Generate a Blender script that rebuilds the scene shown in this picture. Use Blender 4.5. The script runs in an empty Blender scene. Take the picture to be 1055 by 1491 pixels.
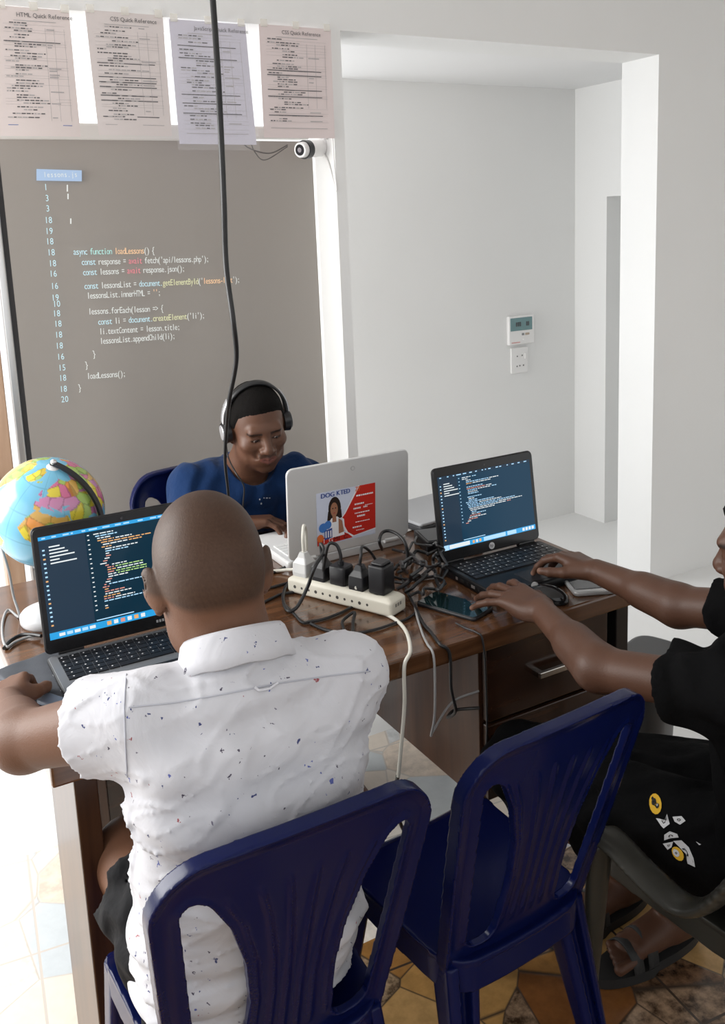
import bpy, math, random
import numpy as np
from mathutils import Vector, Matrix, Euler

S = bpy.context.scene
COL = S.collection
PI = math.pi

# ---------------------------------------------------------------- camera
# the room's axes: +x runs to the right along the desk and the back wall, +y runs towards the back wall
F_PX, P_X, P_Y = 1335.0, 527.5, 575.0
PITCH, ROLL, YAW = 0.181, -0.041, math.radians(61.0)

def cam_axes():
    cp, sp = math.cos(PITCH), math.sin(PITCH)
    r = Vector((1, 0, 0)); f = Vector((0, cp, -sp)); u = Vector((0, sp, cp))
    cr, sr = math.cos(ROLL), math.sin(ROLL)
    r, u = cr * r + sr * u, -sr * r + cr * u
    s, c = math.sin(YAW), math.cos(YAW)
    q = Matrix(((s, c, 0), (-c, s, 0), (0, 0, 1)))
    return q @ r, q @ u, q @ f

_r, _u, _f = cam_axes()
cam_data = bpy.data.cameras.new('camera')
cam = bpy.data.objects.new('camera', cam_data)
COL.objects.link(cam)
cam.matrix_world = Matrix(((_r.x, _u.x, -_f.x, 0), (_r.y, _u.y, -_f.y, 0), (_r.z, _u.z, -_f.z, 1.6), (0, 0, 0, 1)))
cam_data.sensor_fit = 'VERTICAL'
cam_data.sensor_height = 36.0
cam_data.sensor_width = 36.0 * 1055 / 1491
cam_data.lens = F_PX * 36.0 / 1491
cam_data.shift_y = -(745.5 - P_Y) / 1491
cam_data.clip_start = 0.02
S.camera = cam

# ---------------------------------------------------------------- light
S.view_settings.view_transform = 'Standard'
S.view_settings.look = 'None'
S.view_settings.gamma = 1.0
S.view_settings.use_curve_mapping = False
S.view_settings.exposure = 0.0

world = bpy.data.worlds.new('daylight'); S.world = world
world.use_nodes = True
wn = world.node_tree.nodes; wn.clear()
wo = wn.new('ShaderNodeOutputWorld'); wb = wn.new('ShaderNodeBackground')
wb.inputs['Color'].default_value = (0.97, 0.985, 1.0, 1); wb.inputs['Strength'].default_value = 1.5
world.node_tree.links.new(wb.outputs[0], wo.inputs[0])

def area(name, loc, target, sx, sy, power, color=(1, 1, 1)):
    d = bpy.data.lights.new(name, 'AREA'); d.shape = 'RECTANGLE'; d.size = sx; d.size_y = sy
    d.energy = power; d.color = color
    o = bpy.data.objects.new(name, d); COL.objects.link(o)
    o.location = loc
    o.rotation_euler = (Vector(target) - Vector(loc)).to_track_quat('-Z', 'Y').to_euler()
    return o

area('garden_window_daylight', (-1.25, 2.72, 1.45), (0.35, 1.75, 0.45), 1.4, 1.8, 95, (1.0, 0.99, 0.97))
area('hall_window_daylight', (0.7, 3.9, 1.6), (2.6, 3.3, 1.2), 0.8, 1.6, 20, (0.97, 0.985, 1.0))
area('side_window_daylight', (-1.6, 1.3, 1.6), (0.5, 1.5, 0.8), 1.5, 1.5, 9, (1.0, 1.0, 1.0))

# ---------------------------------------------------------------- materials
MATS = {}
def mat(name, color=(0.8, 0.8, 0.8), rough=0.5, metal=0.0, spec=0.5, emit=None, estr=1.0, coat=0.0, sheen=0.0, trans=0.0, alpha=1.0, ior=1.45):
    if name in MATS: return MATS[name]
    m = bpy.data.materials.new(name); m.use_nodes = True
    b = m.node_tree.nodes['Principled BSDF']
    b.inputs['Base Color'].default_value = (*color[:3], 1)
    b.inputs['Roughness'].default_value = rough
    b.inputs['Metallic'].default_value = metal
    b.inputs['Specular IOR Level'].default_value = spec
    b.inputs['IOR'].default_value = ior
    if coat: b.inputs['Coat Weight'].default_value = coat; b.inputs['Coat Roughness'].default_value = 0.08
    if sheen: b.inputs['Sheen Weight'].default_value = sheen
    if trans: b.inputs['Transmission Weight'].default_value = trans
    if alpha < 1: b.inputs['Alpha'].default_value = alpha
    if emit: b.inputs['Emission Color'].default_value = (*emit, 1); b.inputs['Emission Strength'].default_value = estr
    MATS[name] = m
    return m

def nodes_of(m):
    nt = m.node_tree
    return nt, nt.nodes, nt.links, nt.nodes['Principled BSDF']

def ramp(nt, stops, interp='LINEAR'):
    n = nt.nodes.new('ShaderNodeValToRGB'); e = n.color_ramp.elements
    n.color_ramp.interpolation = interp
    while len(e) < len(stops): e.new(0.5)
    for el, (p, c) in zip(e, stops): el.position = p; el.color = (*c, 1)
    return n

def coords(nt, kind='Object', scale=(1, 1, 1), rot=(0, 0, 0), loc=(0, 0, 0)):
    tc = nt.nodes.new('ShaderNodeTexCoord'); mp = nt.nodes.new('ShaderNodeMapping')
    mp.inputs['Scale'].default_value = scale; mp.inputs['Rotation'].default_value = rot; mp.inputs['Location'].default_value = loc
    nt.links.new(tc.outputs[kind], mp.inputs['Vector'])
    return mp

def add_bump(m, scale, strength, dist=0.002, detail=4, kind='Object', sc=(1, 1, 1)):
    nt, N, L, b = nodes_of(m)
    mp = coords(nt, kind, sc); t = N.new('ShaderNodeTexNoise'); t.inputs['Scale'].default_value = scale; t.inputs['Detail'].default_value = detail
    L.new(mp.outputs[0], t.inputs['Vector'])
    bp = N.new('ShaderNodeBump'); bp.inputs['Strength'].default_value = strength; bp.inputs['Distance'].default_value = dist
    L.new(t.outputs['Fac'], bp.inputs['Height']); L.new(bp.outputs[0], b.inputs['Normal'])
    return m

def wall_mat(name, c):
    m = mat(name, c, 0.75, spec=0.25)
    nt, N, L, b = nodes_of(m)
    mp = coords(nt); t = N.new('ShaderNodeTexNoise'); t.inputs['Scale'].default_value = 1.4; t.inputs['Detail'].default_value = 6
    L.new(mp.outputs[0], t.inputs['Vector'])
    r = ramp(nt, [(0.3, tuple(v * 0.965 for v in c)), (0.7, c)])
    L.new(t.outputs['Fac'], r.inputs[0]); L.new(r.outputs[0], b.inputs['Base Color'])
    t2 = N.new('ShaderNodeTexNoise'); t2.inputs['Scale'].default_value = 60; L.new(mp.outputs[0], t2.inputs['Vector'])
    bp = N.new('ShaderNodeBump'); bp.inputs['Strength'].default_value = 0.05; bp.inputs['Distance'].default_value = 0.003
    L.new(t2.outputs['Fac'], bp.inputs['Height']); L.new(bp.outputs[0], b.inputs['Normal'])
    return m

def mosaic_mat(name, cols, joint, rough, scale=7.0, mottle=1.0):
    # tiles printed with crazy-paved stone pieces, turned on the diagonal
    m = mat(name, (0.5, 0.4, 0.3), rough, spec=0.5)
    nt, N, L, b = nodes_of(m)
    mp = coords(nt, 'Object', (1, 1, 1), (0, 0, 0.1))
    v = N.new('ShaderNodeTexVoronoi'); v.inputs['Scale'].default_value = scale; v.inputs['Randomness'].default_value = 0.95
    L.new(mp.outputs[0], v.inputs['Vector'])
    sep = N.new('ShaderNodeSeparateColor'); L.new(v.outputs['Color'], sep.inputs[0])
    r = ramp(nt, cols, 'CONSTANT'); L.new(sep.outputs[0], r.inputs[0])
    n1 = N.new('ShaderNodeTexNoise'); n1.inputs['Scale'].default_value = 26; n1.inputs['Detail'].default_value = 8; n1.inputs['Roughness'].default_value = 0.65
    L.new(mp.outputs[0], n1.inputs['Vector'])
    rm = ramp(nt, [(0.38, (0.16, 0.13, 0.11)), (0.5, (0.8, 0.76, 0.72)), (0.62, (1.4, 1.35, 1.3))]); L.new(n1.outputs['Fac'], rm.inputs[0])
    # mottled stones only in some pieces
    rs = ramp(nt, [(0.0, (0.22 * mottle,) * 3), (0.52, (mottle,) * 3)], 'CONSTANT'); L.new(sep.outputs[0], rs.inputs[0])
    mx = N.new('ShaderNodeMix'); mx.data_type = 'RGBA'; mx.blend_type = 'MULTIPLY'
    L.new(rs.outputs[0], mx.inputs['Factor']); L.new(r.outputs[0], mx.inputs['A']); L.new(rm.outputs[0], mx.inputs['B'])
    v2 = N.new('ShaderNodeTexVoronoi'); v2.feature = 'DISTANCE_TO_EDGE'; v2.inputs['Scale'].default_value = scale; v2.inputs['Randomness'].default_value = 0.95
    L.new(mp.outputs[0], v2.inputs['Vector'])
    re = ramp(nt, [(0.0, (0, 0, 0)), (0.018, (1, 1, 1))]); L.new(v2.outputs['Distance'], re.inputs[0])
    br = N.new('ShaderNodeTexBrick'); br.offset = 0.0; br.inputs['Scale'].default_value = 1.0
    br.inputs['Brick Width'].default_value = 0.4; br.inputs['Row Height'].default_value = 0.4; br.inputs['Mortar Size'].default_value = 0.003
    br.inputs['Color1'].default_value = (1, 1, 1, 1); br.inputs['Color2'].default_value = (1, 1, 1, 1); br.inputs['Mortar'].default_value = (0, 0, 0, 1)
    L.new(mp.outputs[0], br.inputs['Vector'])
    mu = N.new('ShaderNodeMix'); mu.data_type = 'RGBA'; mu.blend_type = 'MULTIPLY'; mu.inputs['Factor'].default_value = 1
    L.new(re.outputs[0], mu.inputs['A']); L.new(br.outputs['Color'], mu.inputs['B'])
    fin = N.new('ShaderNodeMix'); fin.data_type = 'RGBA'
    L.new(mu.outputs['Result'], fin.inputs['Factor']); fin.inputs['A'].default_value = (*joint, 1); L.new(mx.outputs['Result'], fin.inputs['B'])
    L.new(fin.outputs['Result'], b.inputs['Base Color'])
    bp = N.new('ShaderNodeBump'); bp.inputs['Strength'].default_value = 0.25; bp.inputs['Distance'].default_value = 0.002
    L.new(mu.outputs['Result'], bp.inputs['Height']); L.new(bp.outputs[0], b.inputs['Normal'])
    return m

def wood_mat(name, dark, light, rough, scale=(2, 28, 28), coat=0.3):
    m = mat(name, light, rough, coat=coat)
    nt, N, L, b = nodes_of(m)
    mp = coords(nt, 'Object', scale)
    n = N.new('ShaderNodeTexNoise'); n.inputs['Scale'].default_value = 1.0; n.inputs['Detail'].default_value = 8; n.inputs['Distortion'].default_value = 0.6
    L.new(mp.outputs[0], n.inputs['Vector'])
    r = ramp(nt, [(0.3, dark), (0.52, tuple((a + c) / 2 for a, c in zip(dark, light))), (0.72, light)])
    L.new(n.outputs['Fac'], r.inputs[0]); L.new(r.outputs[0], b.inputs['Base Color'])
    return m

# ---------------------------------------------------------------- mesh helpers
class MB:
    """collects vertices and faces of several materials into one mesh"""
    def __init__(self): self.v = []; self.f = []; self.m = []; self.s = []; self.mats = []
    def mi(self, m):
        if m not in self.mats: self.mats.append(m)
        return self.mats.index(m)
    def add(self, verts, faces, m, smooth=False, M=None):
        o = len(self.v)
        if M is not None: verts = [M @ Vector(p) for p in verts]
        self.v += [tuple(p) for p in verts]
        k = self.mi(m)
        for f in faces: self.f.append(tuple(i + o for i in f)); self.m.append(k); self.s.append(smooth)
        return self
    def box(self, c, d, m, M=None, bev=0.0):
        x, y, z = (v / 2 for v in d)
        if bev <= 0:
            vs = [(c[0] + sx * x, c[1] + sy * y, c[2] + sz * z) for sx in (-1, 1) for sy in (-1, 1) for sz in (-1, 1)]
            fs = [(0, 1, 3, 2), (4, 6, 7, 5), (0, 4, 5, 1), (2, 3, 7, 6), (0, 2, 6, 4), (1, 5, 7, 3)]
            return self.add(vs, fs, m, False, M)
        # rounded in plan (corner radius in xy) with softened top and bottom edges
        r = min(bev, x, y, z)
        prof = [(-z, r), (-z + r * 0.3, r * 0.3), (-z + r, 0), (z - r, 0), (z - r * 0.3, r * 0.3), (z, r)]
        return self.loft_rr(c, x, y, max(r, 1e-4), prof, m, M)
    def loft_rr(self, c, x, y, r, prof, m, M=None, n=4):
        # stack of rounded rectangles; prof = (z, inset)
        rings = []
        for z, ins in prof:
            ring = []
            for cx, cy, a0 in ((x - r, y - r, 0), (-x + r, y - r, PI / 2), (-x + r, -y + r, PI), (x - r, -y + r, 3 * PI / 2)):
                for k in range(n + 1):
                    a = a0 + PI / 2 * k / n
                    rr = max(r - ins, 0.0); dx = min(ins, r) if False else 0
                    ring.append((c[0] + cx + rr * math.cos(a), c[1] + cy + rr * math.sin(a), c[2] + z))
            rings.append(ring)
        return self.loft(rings, m, M)
    def loft(self, rings, m, M=None, caps=True, closed=True, smooth=True):
        n = len(rings[0]); vs = [p for r in rings for p in r]; fs = []
        for i in range(len(rings) - 1):
            for j in range(n if closed else n - 1):
                k = (j + 1) % n
                fs.append((i * n + j, i * n + k, (i + 1) * n + k, (i + 1) * n + j))
        self.add(vs, fs, m, smooth, M)
        if caps:
            self.add(rings[0], [tuple(reversed(range(n)))], m, False, M)
            self.add(rings[-1], [tuple(range(n))], m, False, M)
        return self
    def rrect(self, c, w, h, t, r, m, M=None, edge=0.002, n=6):
        """slab w x h x t lying in xy, plan corners rounded by r"""
        return self.slab(c, w, h, t, r, edge, m, M, n)
    def slab(self, c, w, h, t, r, e, m, M=None, n=6):
        x, y, z = w / 2, h / 2, t / 2
        rings = []
        for zz, ins in ((-z, e), (-z + e * 0.3, e * 0.3), (-z + e, 0), (z - e, 0), (z - e * 0.3, e * 0.3), (z, e)):
            ring = []
            X, Y, R = x - ins, y - ins, max(r - ins, 1e-4)
            for sx, sy, a0 in ((1, 1, 0), (-1, 1, PI / 2), (-1, -1, PI), (1, -1, 3 * PI / 2)):
                for k in range(n + 1):
                    a = a0 + PI / 2 * k / n
                    ring.append((c[0] + sx * (X - R) + R * math.cos(a), c[1] + sy * (Y - R) + R * math.sin(a), c[2] + zz))
            rings.append(ring)
        return self.loft(rings, m, M)
    def cyl(self, a, b, r, m, r2=None, n=24, M=None, caps=True):
        a, b = Vector(a), Vector(b); r2 = r if r2 is None else r2
        d = (b - a).normalized(); q = d.to_track_quat('Z', 'Y')
        rings = [[tuple(p + q @ Vector((rr * math.cos(2 * PI * k / n), rr * math.sin(2 * PI * k / n), 0))) for k in range(n)] for p, rr in ((a, r), (b, r2))]
        return self.loft(rings, m, M, caps)
    def lathe(self, prof, m, n=40, M=None):
        rings = [[(r * math.cos(2 * PI * k / n), r * math.sin(2 * PI * k / n), z) for k in range(n)] for r, z in prof]
        return self.loft(rings, m, M)
    def tube(self, pts, r, m, n=8, M=None, sub=8, radii=None):
        P = spline(pts, sub)
        R = [r] * len(P) if radii is None else [np.interp(i / (len(P) - 1), np.linspace(0, 1, len(radii)), radii) for i in range(len(P))]
        rings = []; up = None
        for i, p in enumerate(P):
            t = (P[min(i + 1, len(P) - 1)] - P[max(i - 1, 0)]).normalized()
            if up is None:
                up = t.orthogonal().normalized()
            up = (up - t * up.dot(t))
            up = up.normalized() if up.length > 1e-6 else t.orthogonal().normalized()
            s = t.cross(up)
            rings.append([tuple(p + (up * math.cos(2 * PI * k / n) + s * math.sin(2 * PI * k / n)) * R[i]) for k in range(n)])
        return self.loft(rings, m, M)
    def sphere(self, c, r, m, n=24, M=None, sc=(1, 1, 1)):
        rings = [[(c[0] + r * sc[0] * max(math.sin(PI * i / n), 1e-4) * math.cos(2 * PI * k / (2 * n)), c[1] + r * sc[1] * max(math.sin(PI * i / n), 1e-4) * math.sin(2 * PI * k / (2 * n)), c[2] - r * sc[2] * math.cos(PI * i / n)) for k in range(2 * n)] for i in range(n + 1)]
        return self.loft(rings, m, M, caps=False)
    def poly(self, pts, m, M=None): return self.add(pts, [tuple(range(len(pts)))], m, False, M)
    def build(self, name, parent=None, bevel=0.0, seg=2, loc=None):
        me = bpy.data.meshes.new(name)
        me.from_pydata(self.v, [], self.f)
        for m in self.mats: me.materials.append(m)
        me.polygons.foreach_set('material_index', self.m)
        me.polygons.foreach_set('use_smooth', self.s)
        me.update()
        o = bpy.data.objects.new(name, me); COL.objects.link(o)
        if parent is not None: o.parent = parent
        if loc is not None: o.location = loc
        if bevel:
            bv = o.modifiers.new('edge', 'BEVEL'); bv.width = bevel; bv.segments = seg; bv.limit_method = 'ANGLE'; bv.angle_limit = 0.7
            bv.harden_normals = False
        return o

def spline(pts, sub=8):
    P = [Vector(p) for p in pts]
    if len(P) < 3: 
        return [P[0].lerp(P[-1], i / sub) for i in range(sub + 1)]
    Q = [P[0] * 2 - P[1]] + P + [P[-1] * 2 - P[-2]]; out = []
    for i in range(1, len(Q) - 2):
        a, b, c, d = Q[i - 1:i + 3]
        for k in range(sub):
            t = k / sub
            out.append(0.5 * ((2 * b) + (c - a) * t + (2 * a - 5 * b + 4 * c - d) * t * t + (-a + 3 * b - 3 * c + d) * t ** 3))
    out.append(P[-1])
    return out

def empty(name, loc=(0, 0, 0), rz=0.0, scale=1.0):
    o = bpy.data.objects.new(name, None); COL.objects.link(o)
    o.location = loc; o.rotation_euler = (0, 0, rz); o.scale = (scale,) * 3
    o.empty_display_size = 0.1
    return o

def tag(o, label=None, cat=None, group=None, kind=None):
    if label: o['label'] = label
    if cat: o['category'] = cat
    if group: o['group'] = group
    if kind: o['kind'] = kind
    return o

def copy_tree(o, parent=None):
    c = o.copy(); COL.objects.link(c)
    if parent is not None: c.parent = parent
    for ch in list(o.children): copy_tree(ch, c)
    return c

def frame(origin, xa, ya):
    xa = Vector(xa).normalized(); ya = Vector(ya); ya = (ya - xa * ya.dot(xa)).normalized(); za = xa.cross(ya)
    M = Matrix(((xa.x, ya.x, za.x, origin[0]), (xa.y, ya.y, za.y, origin[1]), (xa.z, ya.z, za.z, origin[2]), (0, 0, 0, 1)))
    return M

GLYPHS = {}
def glyph(ch):
    if ch not in GLYPHS:
        cu = bpy.data.curves.new('glyph', 'FONT'); cu.body = ch; cu.resolution_u = 3; cu.fill_mode = 'FRONT'
        ob = bpy.data.objects.new('glyph', cu); me = ob.to_mesh()
        vs = [tuple(v.co) for v in me.vertices]; fs = [tuple(p.vertices) for p in me.polygons]
        w = max([v[0] for v in vs], default=0.3); x0 = min([v[0] for v in vs], default=0)
        ob.to_mesh_clear(); bpy.data.objects.remove(ob); bpy.data.curves.remove(cu)
        GLYPHS[ch] = (vs, fs, x0, w)
    return GLYPHS[ch]

def put_text(mb, txt, x, y, size, m, M, adv=None, sx=1.0, z=0.0, colors=None, rot=0.0):
    """text in the plane of M (x right, y up); adv = fixed advance for typewriter spacing"""
    c, s = math.cos(rot), math.sin(rot); cx = 0.0
    for i, ch in enumerate(txt):
        if ch == ' ':
            cx += adv if adv else size * 0.28 * sx; continue
        vs, fs, x0, w = glyph(ch)
        gw = (w - x0) * size * sx
        off = (adv - gw) / 2 if adv else size * 0.04
        k = 1.0
        if adv and gw > adv * 0.94: k = adv * 0.94 / gw; off = adv * 0.03
        pts = []
        for v in vs:
            px = cx + off + (v[0] - x0) * size * sx * k; py = v[1] * size
            pts.append((x + px * c - py * s, y + px * s + py * c, z))
        mm = colors[i] if colors else m
        mb.add(pts, fs, mm, False, M)
        cx += adv if adv else gw + size * 0.08
    return cx
# ---------------------------------------------------------------- solid modelling on a grid (for bodies, cloth, moulded plastic)
def axis(lo, hi, step, fine=()):
    """grid line positions from lo to hi; fine = [(a, b, step)] stretches sampled closer"""
    out = [lo]
    while out[-1] < hi:
        p = out[-1]; st = step
        for a, b, s2 in fine:
            if a - step < p < b: st = min(st, s2)
        out.append(p + st)
    return np.array(out, dtype=np.float32)

def Rz(a): c, s = math.cos(a), math.sin(a); return np.array([[c, -s, 0], [s, c, 0], [0, 0, 1.0]])
def Rx(a): c, s = math.cos(a), math.sin(a); return np.array([[1.0, 0, 0], [0, c, -s], [0, s, c]])
def Ry(a): c, s = math.cos(a), math.sin(a); return np.array([[c, 0, s], [0, 1.0, 0], [-s, 0, c]])
def vec(*a): return np.array(a, dtype=float)
def unit(v): v = np.array(v, float); return v / np.linalg.norm(v)

class Field:
    def __init__(self, lo, hi, step, fx=(), fy=(), fz=(), R=None, o=None):
        self.xs, self.ys, self.zs = axis(lo[0], hi[0], step, fx), axis(lo[1], hi[1], step, fy), axis(lo[2], hi[2], step, fz)
        self.D = np.full((len(self.xs), len(self.ys), len(self.zs)), 0.06, dtype=np.float32)
        self.R, self.o = np.eye(3), np.zeros(3)      # current local frame of the shapes being added
    def at(self, o=(0, 0, 0), R=None):
        self.o = np.array(o, float); self.R = np.eye(3) if R is None else np.array(R, float); return self
    def _apply(self, fn, lo, hi, k, mode):
        # local box -> world box
        cs = np.array([[(lo, hi)[i][0], (lo, hi)[j][1], (lo, hi)[m][2]] for i in (0, 1) for j in (0, 1) for m in (0, 1)])
        W = cs @ self.R.T + self.o
        pad = k + 0.012
        a, b = W.min(0) - pad, W.max(0) + pad
        ix = [(max(np.searchsorted(g, a[q]) - 1, 0), np.searchsorted(g, b[q]) + 1) for q, g in enumerate((self.xs, self.ys, self.zs))]
        if any(i1 - i0 < 2 for i0, i1 in ix): return self
        sl = tuple(slice(i0, i1) for i0, i1 in ix)
        X = (self.xs[sl[0]] - self.o[0]).astype(np.float32)[:, None, None]
        Y = (self.ys[sl[1]] - self.o[1]).astype(np.float32)[None, :, None]
        Z = (self.zs[sl[2]] - self.o[2]).astype(np.float32)[None, None, :]
        R = self.R.astype(np.float32)
        x = R[0, 0] * X + R[1, 0] * Y + R[2, 0] * Z
        y = R[0, 1] * X + R[1, 1] * Y + R[2, 1] * Z
        z = R[0, 2] * X + R[1, 2] * Y + R[2, 2] * Z
        d = fn(x, y, z).astype(np.float32)
        A = self.D[sl]
        if mode == 'add':
            h = np.maximum(k - np.abs(A - d), 0) / max(k, 1e-6)
            self.D[sl] = np.minimum(A, d) - h * h * k * 0.25
        elif mode == 'sub':
            d = -d
            h = np.maximum(k - np.abs(A - d), 0) / max(k, 1e-6)
            self.D[sl] = np.maximum(A, d) + h * h * k * 0.25
        elif mode == 'shift':
            self.D[sl] = A + d
        return self
    def cap(self, a, b, ra, rb=None, k=0.01, mode='add', cut=None, sc=None):
        """tapered capsule; cut = (point, normal): keep the side the normal points away from"""
        rb = ra if rb is None else rb
        a, b = np.array(a, float), np.array(b, float)
        if sc is not None:
            sc = np.array(sc, float)
        ba = b - a; L2 = max(float(ba @ ba), 1e-12)
        def fn(x, y, z):
            px, py, pz = x - a[0], y - a[1], z - a[2]
            h = np.clip((px * ba[0] + py * ba[1] + pz * ba[2]) / L2, 0, 1)
            qx, qy, qz = px - h * ba[0], py - h * ba[1], pz - h * ba[2]
            if sc is not None: qx, qy, qz = qx / sc[0], qy / sc[1], qz / sc[2]
            d = np.sqrt(qx * qx + qy * qy + qz * qz) - (ra + (rb - ra) * h)
            if sc is not None: d = d * min(sc)
            if cut is not None:
                c, n = np.array(cut[0], float), unit(cut[1])
                d = np.maximum(d, (x - c[0]) * n[0] + (y - c[1]) * n[1] + (z - c[2]) * n[2])
            return d
        r = max(ra, rb) * (1 if sc is None else max(sc))
        return self._apply(fn, np.minimum(a, b) - r, np.maximum(a, b) + r, k, mode)
    def ell(self, c, r, k=0.01, mode='add', R=None):
        c, r = np.array(c, float), np.array(r, float)
        Q = np.eye(3) if R is None else np.array(R, float)
        def fn(x, y, z):
            px, py, pz = x - c[0], y - c[1], z - c[2]
            u = (Q[0, 0] * px + Q[1, 0] * py + Q[2, 0] * pz) / r[0]
            v = (Q[0, 1] * px + Q[1, 1] * py + Q[2, 1] * pz) / r[1]
            w = (Q[0, 2] * px + Q[1, 2] * py + Q[2, 2] * pz) / r[2]
            k0 = np.sqrt(u * u + v * v + w * w); k1 = np.sqrt((u / r[0]) ** 2 + (v / r[1]) ** 2 + (w / r[2]) ** 2) + 1e-9
            return k0 * (k0 - 1) / k1
        e = np.abs(Q) @ r
        return self._apply(fn, c - e, c + e, k, mode)
    def chain(self, pts, rs, k=0.008, mode='add', kk=None, sc=None):
        for i in range(len(pts) - 1): self.cap(pts[i], pts[i + 1], rs[i], rs[i + 1], k if i == 0 or kk is None else kk, mode, sc=sc)
        return self
    def box(self, c, h, r=0.004, k=0.004, mode='add', R=None):
        c, h = np.array(c, float), np.array(h, float); Q = np.eye(3) if R is None else np.array(R, float)
        def fn(x, y, z):
            px, py, pz = x - c[0], y - c[1], z - c[2]
            u = np.abs(Q[0, 0] * px + Q[1, 0] * py + Q[2, 0] * pz) - h[0] + r
            v = np.abs(Q[0, 1] * px + Q[1, 1] * py + Q[2, 1] * pz) - h[1] + r
            w = np.abs(Q[0, 2] * px + Q[1, 2] * py + Q[2, 2] * pz) - h[2] + r
            return np.sqrt(np.maximum(u, 0) ** 2 + np.maximum(v, 0) ** 2 + np.maximum(w, 0) ** 2) + np.minimum(np.maximum(np.maximum(u, v), w), 0) - r
        e = np.abs(Q) @ h
        return self._apply(fn, c - e, c + e, k, mode)
    def sweep(self, nodes, right, k=0.02, n=2.4, mode='add', cap=0.5, grow=0.0):
        """nodes = [(point, half width, half depth)] joined into one trunk of superellipse sections"""
        right = unit(right)
        P = [np.array(q[0], float) for q in nodes]; A = [q[1] + grow for q in nodes]; B = [q[2] + grow for q in nodes]
        lo = np.min(P, 0) - max(A + B); hi = np.max(P, 0) + max(A + B)
        def fn(x, y, z):
            best = None
            for i in range(len(P) - 1):
                s = P[i + 1] - P[i]; L = np.linalg.norm(s); s = s / L
                rt = right - s * (right @ s); rt /= np.linalg.norm(rt); fw = np.cross(s, rt)
                px, py, pz = x - P[i][0], y - P[i][1], z - P[i][2]
                t = px * s[0] + py * s[1] + pz * s[2]; h = np.clip(t / L, 0, 1); ov = t - h * L
                u = np.abs(px * rt[0] + py * rt[1] + pz * rt[2]); v = np.abs(px * fw[0] + py * fw[1] + pz * fw[2])
                a = A[i] + (A[i + 1] - A[i]) * h; b = B[i] + (B[i + 1] - B[i]) * h; c = np.minimum(a, b) * cap
                e = ((u / a) ** n + (v / b) ** n + (np.abs(ov) / c) ** n) ** (1.0 / n)
                d = (e - 1) * np.minimum(a, b)
                if best is None: best = d
                else:
                    q = np.maximum(0.02 - np.abs(best - d), 0) / 0.02; best = np.minimum(best, d) - q * q * 0.005
            return best
        return self._apply(fn, lo, hi, k, mode)
    def half(self, p, n, k=0.0):
        """cut away everything on the side the normal points to"""
        p, n = np.array(p, float), unit(n)
        d = (self.xs - p[0])[:, None, None] * n[0] + (self.ys - p[1])[None, :, None] * n[1] + (self.zs - p[2])[None, None, :] * n[2]
        self.D = np.maximum(self.D, d.astype(np.float32)); return self
    def warp(self, fn):
        """add fn(x, y, z) to the distance near the surface (wrinkles, fuzz)"""
        self.D += fn(self.xs[:, None, None], self.ys[None, :, None], self.zs[None, None, :]).astype(np.float32); return self
    def mesh(self):
        D = self.D
        D[0], D[-1], D[:, 0], D[:, -1], D[:, :, 0], D[:, :, -1] = [np.float32(0.05)] * 6
        ins = D < 0
        c = np.zeros(tuple(n - 1 for n in D.shape), np.uint8)
        for i in (0, 1):
            for j in (0, 1):
                for m in (0, 1):
                    c += ins[i:D.shape[0] - 1 + i, j:D.shape[1] - 1 + j, m:D.shape[2] - 1 + m]
        I, J, K = np.nonzero((c > 0) & (c < 8))
        off = [(i, j, m) for i in (0, 1) for j in (0, 1) for m in (0, 1)]
        V8 = np.stack([D[I + i, J + j, K + m] for i, j, m in off], 1)
        acc = np.zeros((len(I), 3), np.float64); cnt = np.zeros(len(I))
        for a in range(8):
            for b in range(a + 1, 8):
                oa, ob = np.array(off[a]), np.array(off[b])
                if np.abs(oa - ob).sum() != 1: continue
                va, vb = V8[:, a], V8[:, b]; cr = (va < 0) != (vb < 0)
                t = np.where(cr, va / np.where(cr, va - vb, 1), 0)
                acc += np.where(cr[:, None], oa + t[:, None] * (ob - oa), 0); cnt += cr
        fr = acc / cnt[:, None]
        def lin(g, idx, f): return g[idx] + f * (g[idx + 1] - g[idx])
        V = np.stack([lin(self.xs, I, fr[:, 0]), lin(self.ys, J, fr[:, 1]), lin(self.zs, K, fr[:, 2])], 1)
        cid = np.full(c.shape, -1, np.int32); cid[I, J, K] = np.arange(len(I))
        Q = []
        for ax in range(3):
            s0 = [slice(None)] * 3; s1 = [slice(None)] * 3; s0[ax] = slice(0, -1); s1[ax] = slice(1, None)
            e = np.argwhere(ins[tuple(s0)] != ins[tuple(s1)])
            u, w = (ax + 1) % 3, (ax + 2) % 3
            ok = (e[:, u] > 0) & (e[:, w] > 0); e = e[ok]
            flip = ins[e[:, 0], e[:, 1], e[:, 2]]
            def cell(du, dw):
                q = e.copy(); q[:, u] -= du; q[:, w] -= dw; return cid[q[:, 0], q[:, 1], q[:, 2]]
            q = np.stack([cell(1, 1), cell(0, 1), cell(0, 0), cell(1, 0)], 1)
            q[~flip] = q[~flip][:, ::-1]
            Q.append(q)
        return V, np.concatenate(Q)
    def build(self, name, m, parent=None, color=None, mats=None, biggest=False):
        V, Qd = self.mesh(); self.D = None
        if biggest: V, Qd = keep_biggest(V, Qd)
        return quads_object(name, V, Qd, m, parent, color)

def keep_biggest(V, Q):
    lab = np.arange(len(V))
    while True:
        mn = lab[Q].min(1); new = lab.copy()
        for k in range(4): np.minimum.at(new, Q[:, k], mn)
        new = new[new]
        if (new == lab).all(): break
        lab = new
    ids, cn = np.unique(lab, return_counts=True); b = ids[cn.argmax()]
    keep = lab == b; mp = np.cumsum(keep) - 1
    return V[keep], mp[Q[keep[Q[:, 0]]]]

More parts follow.
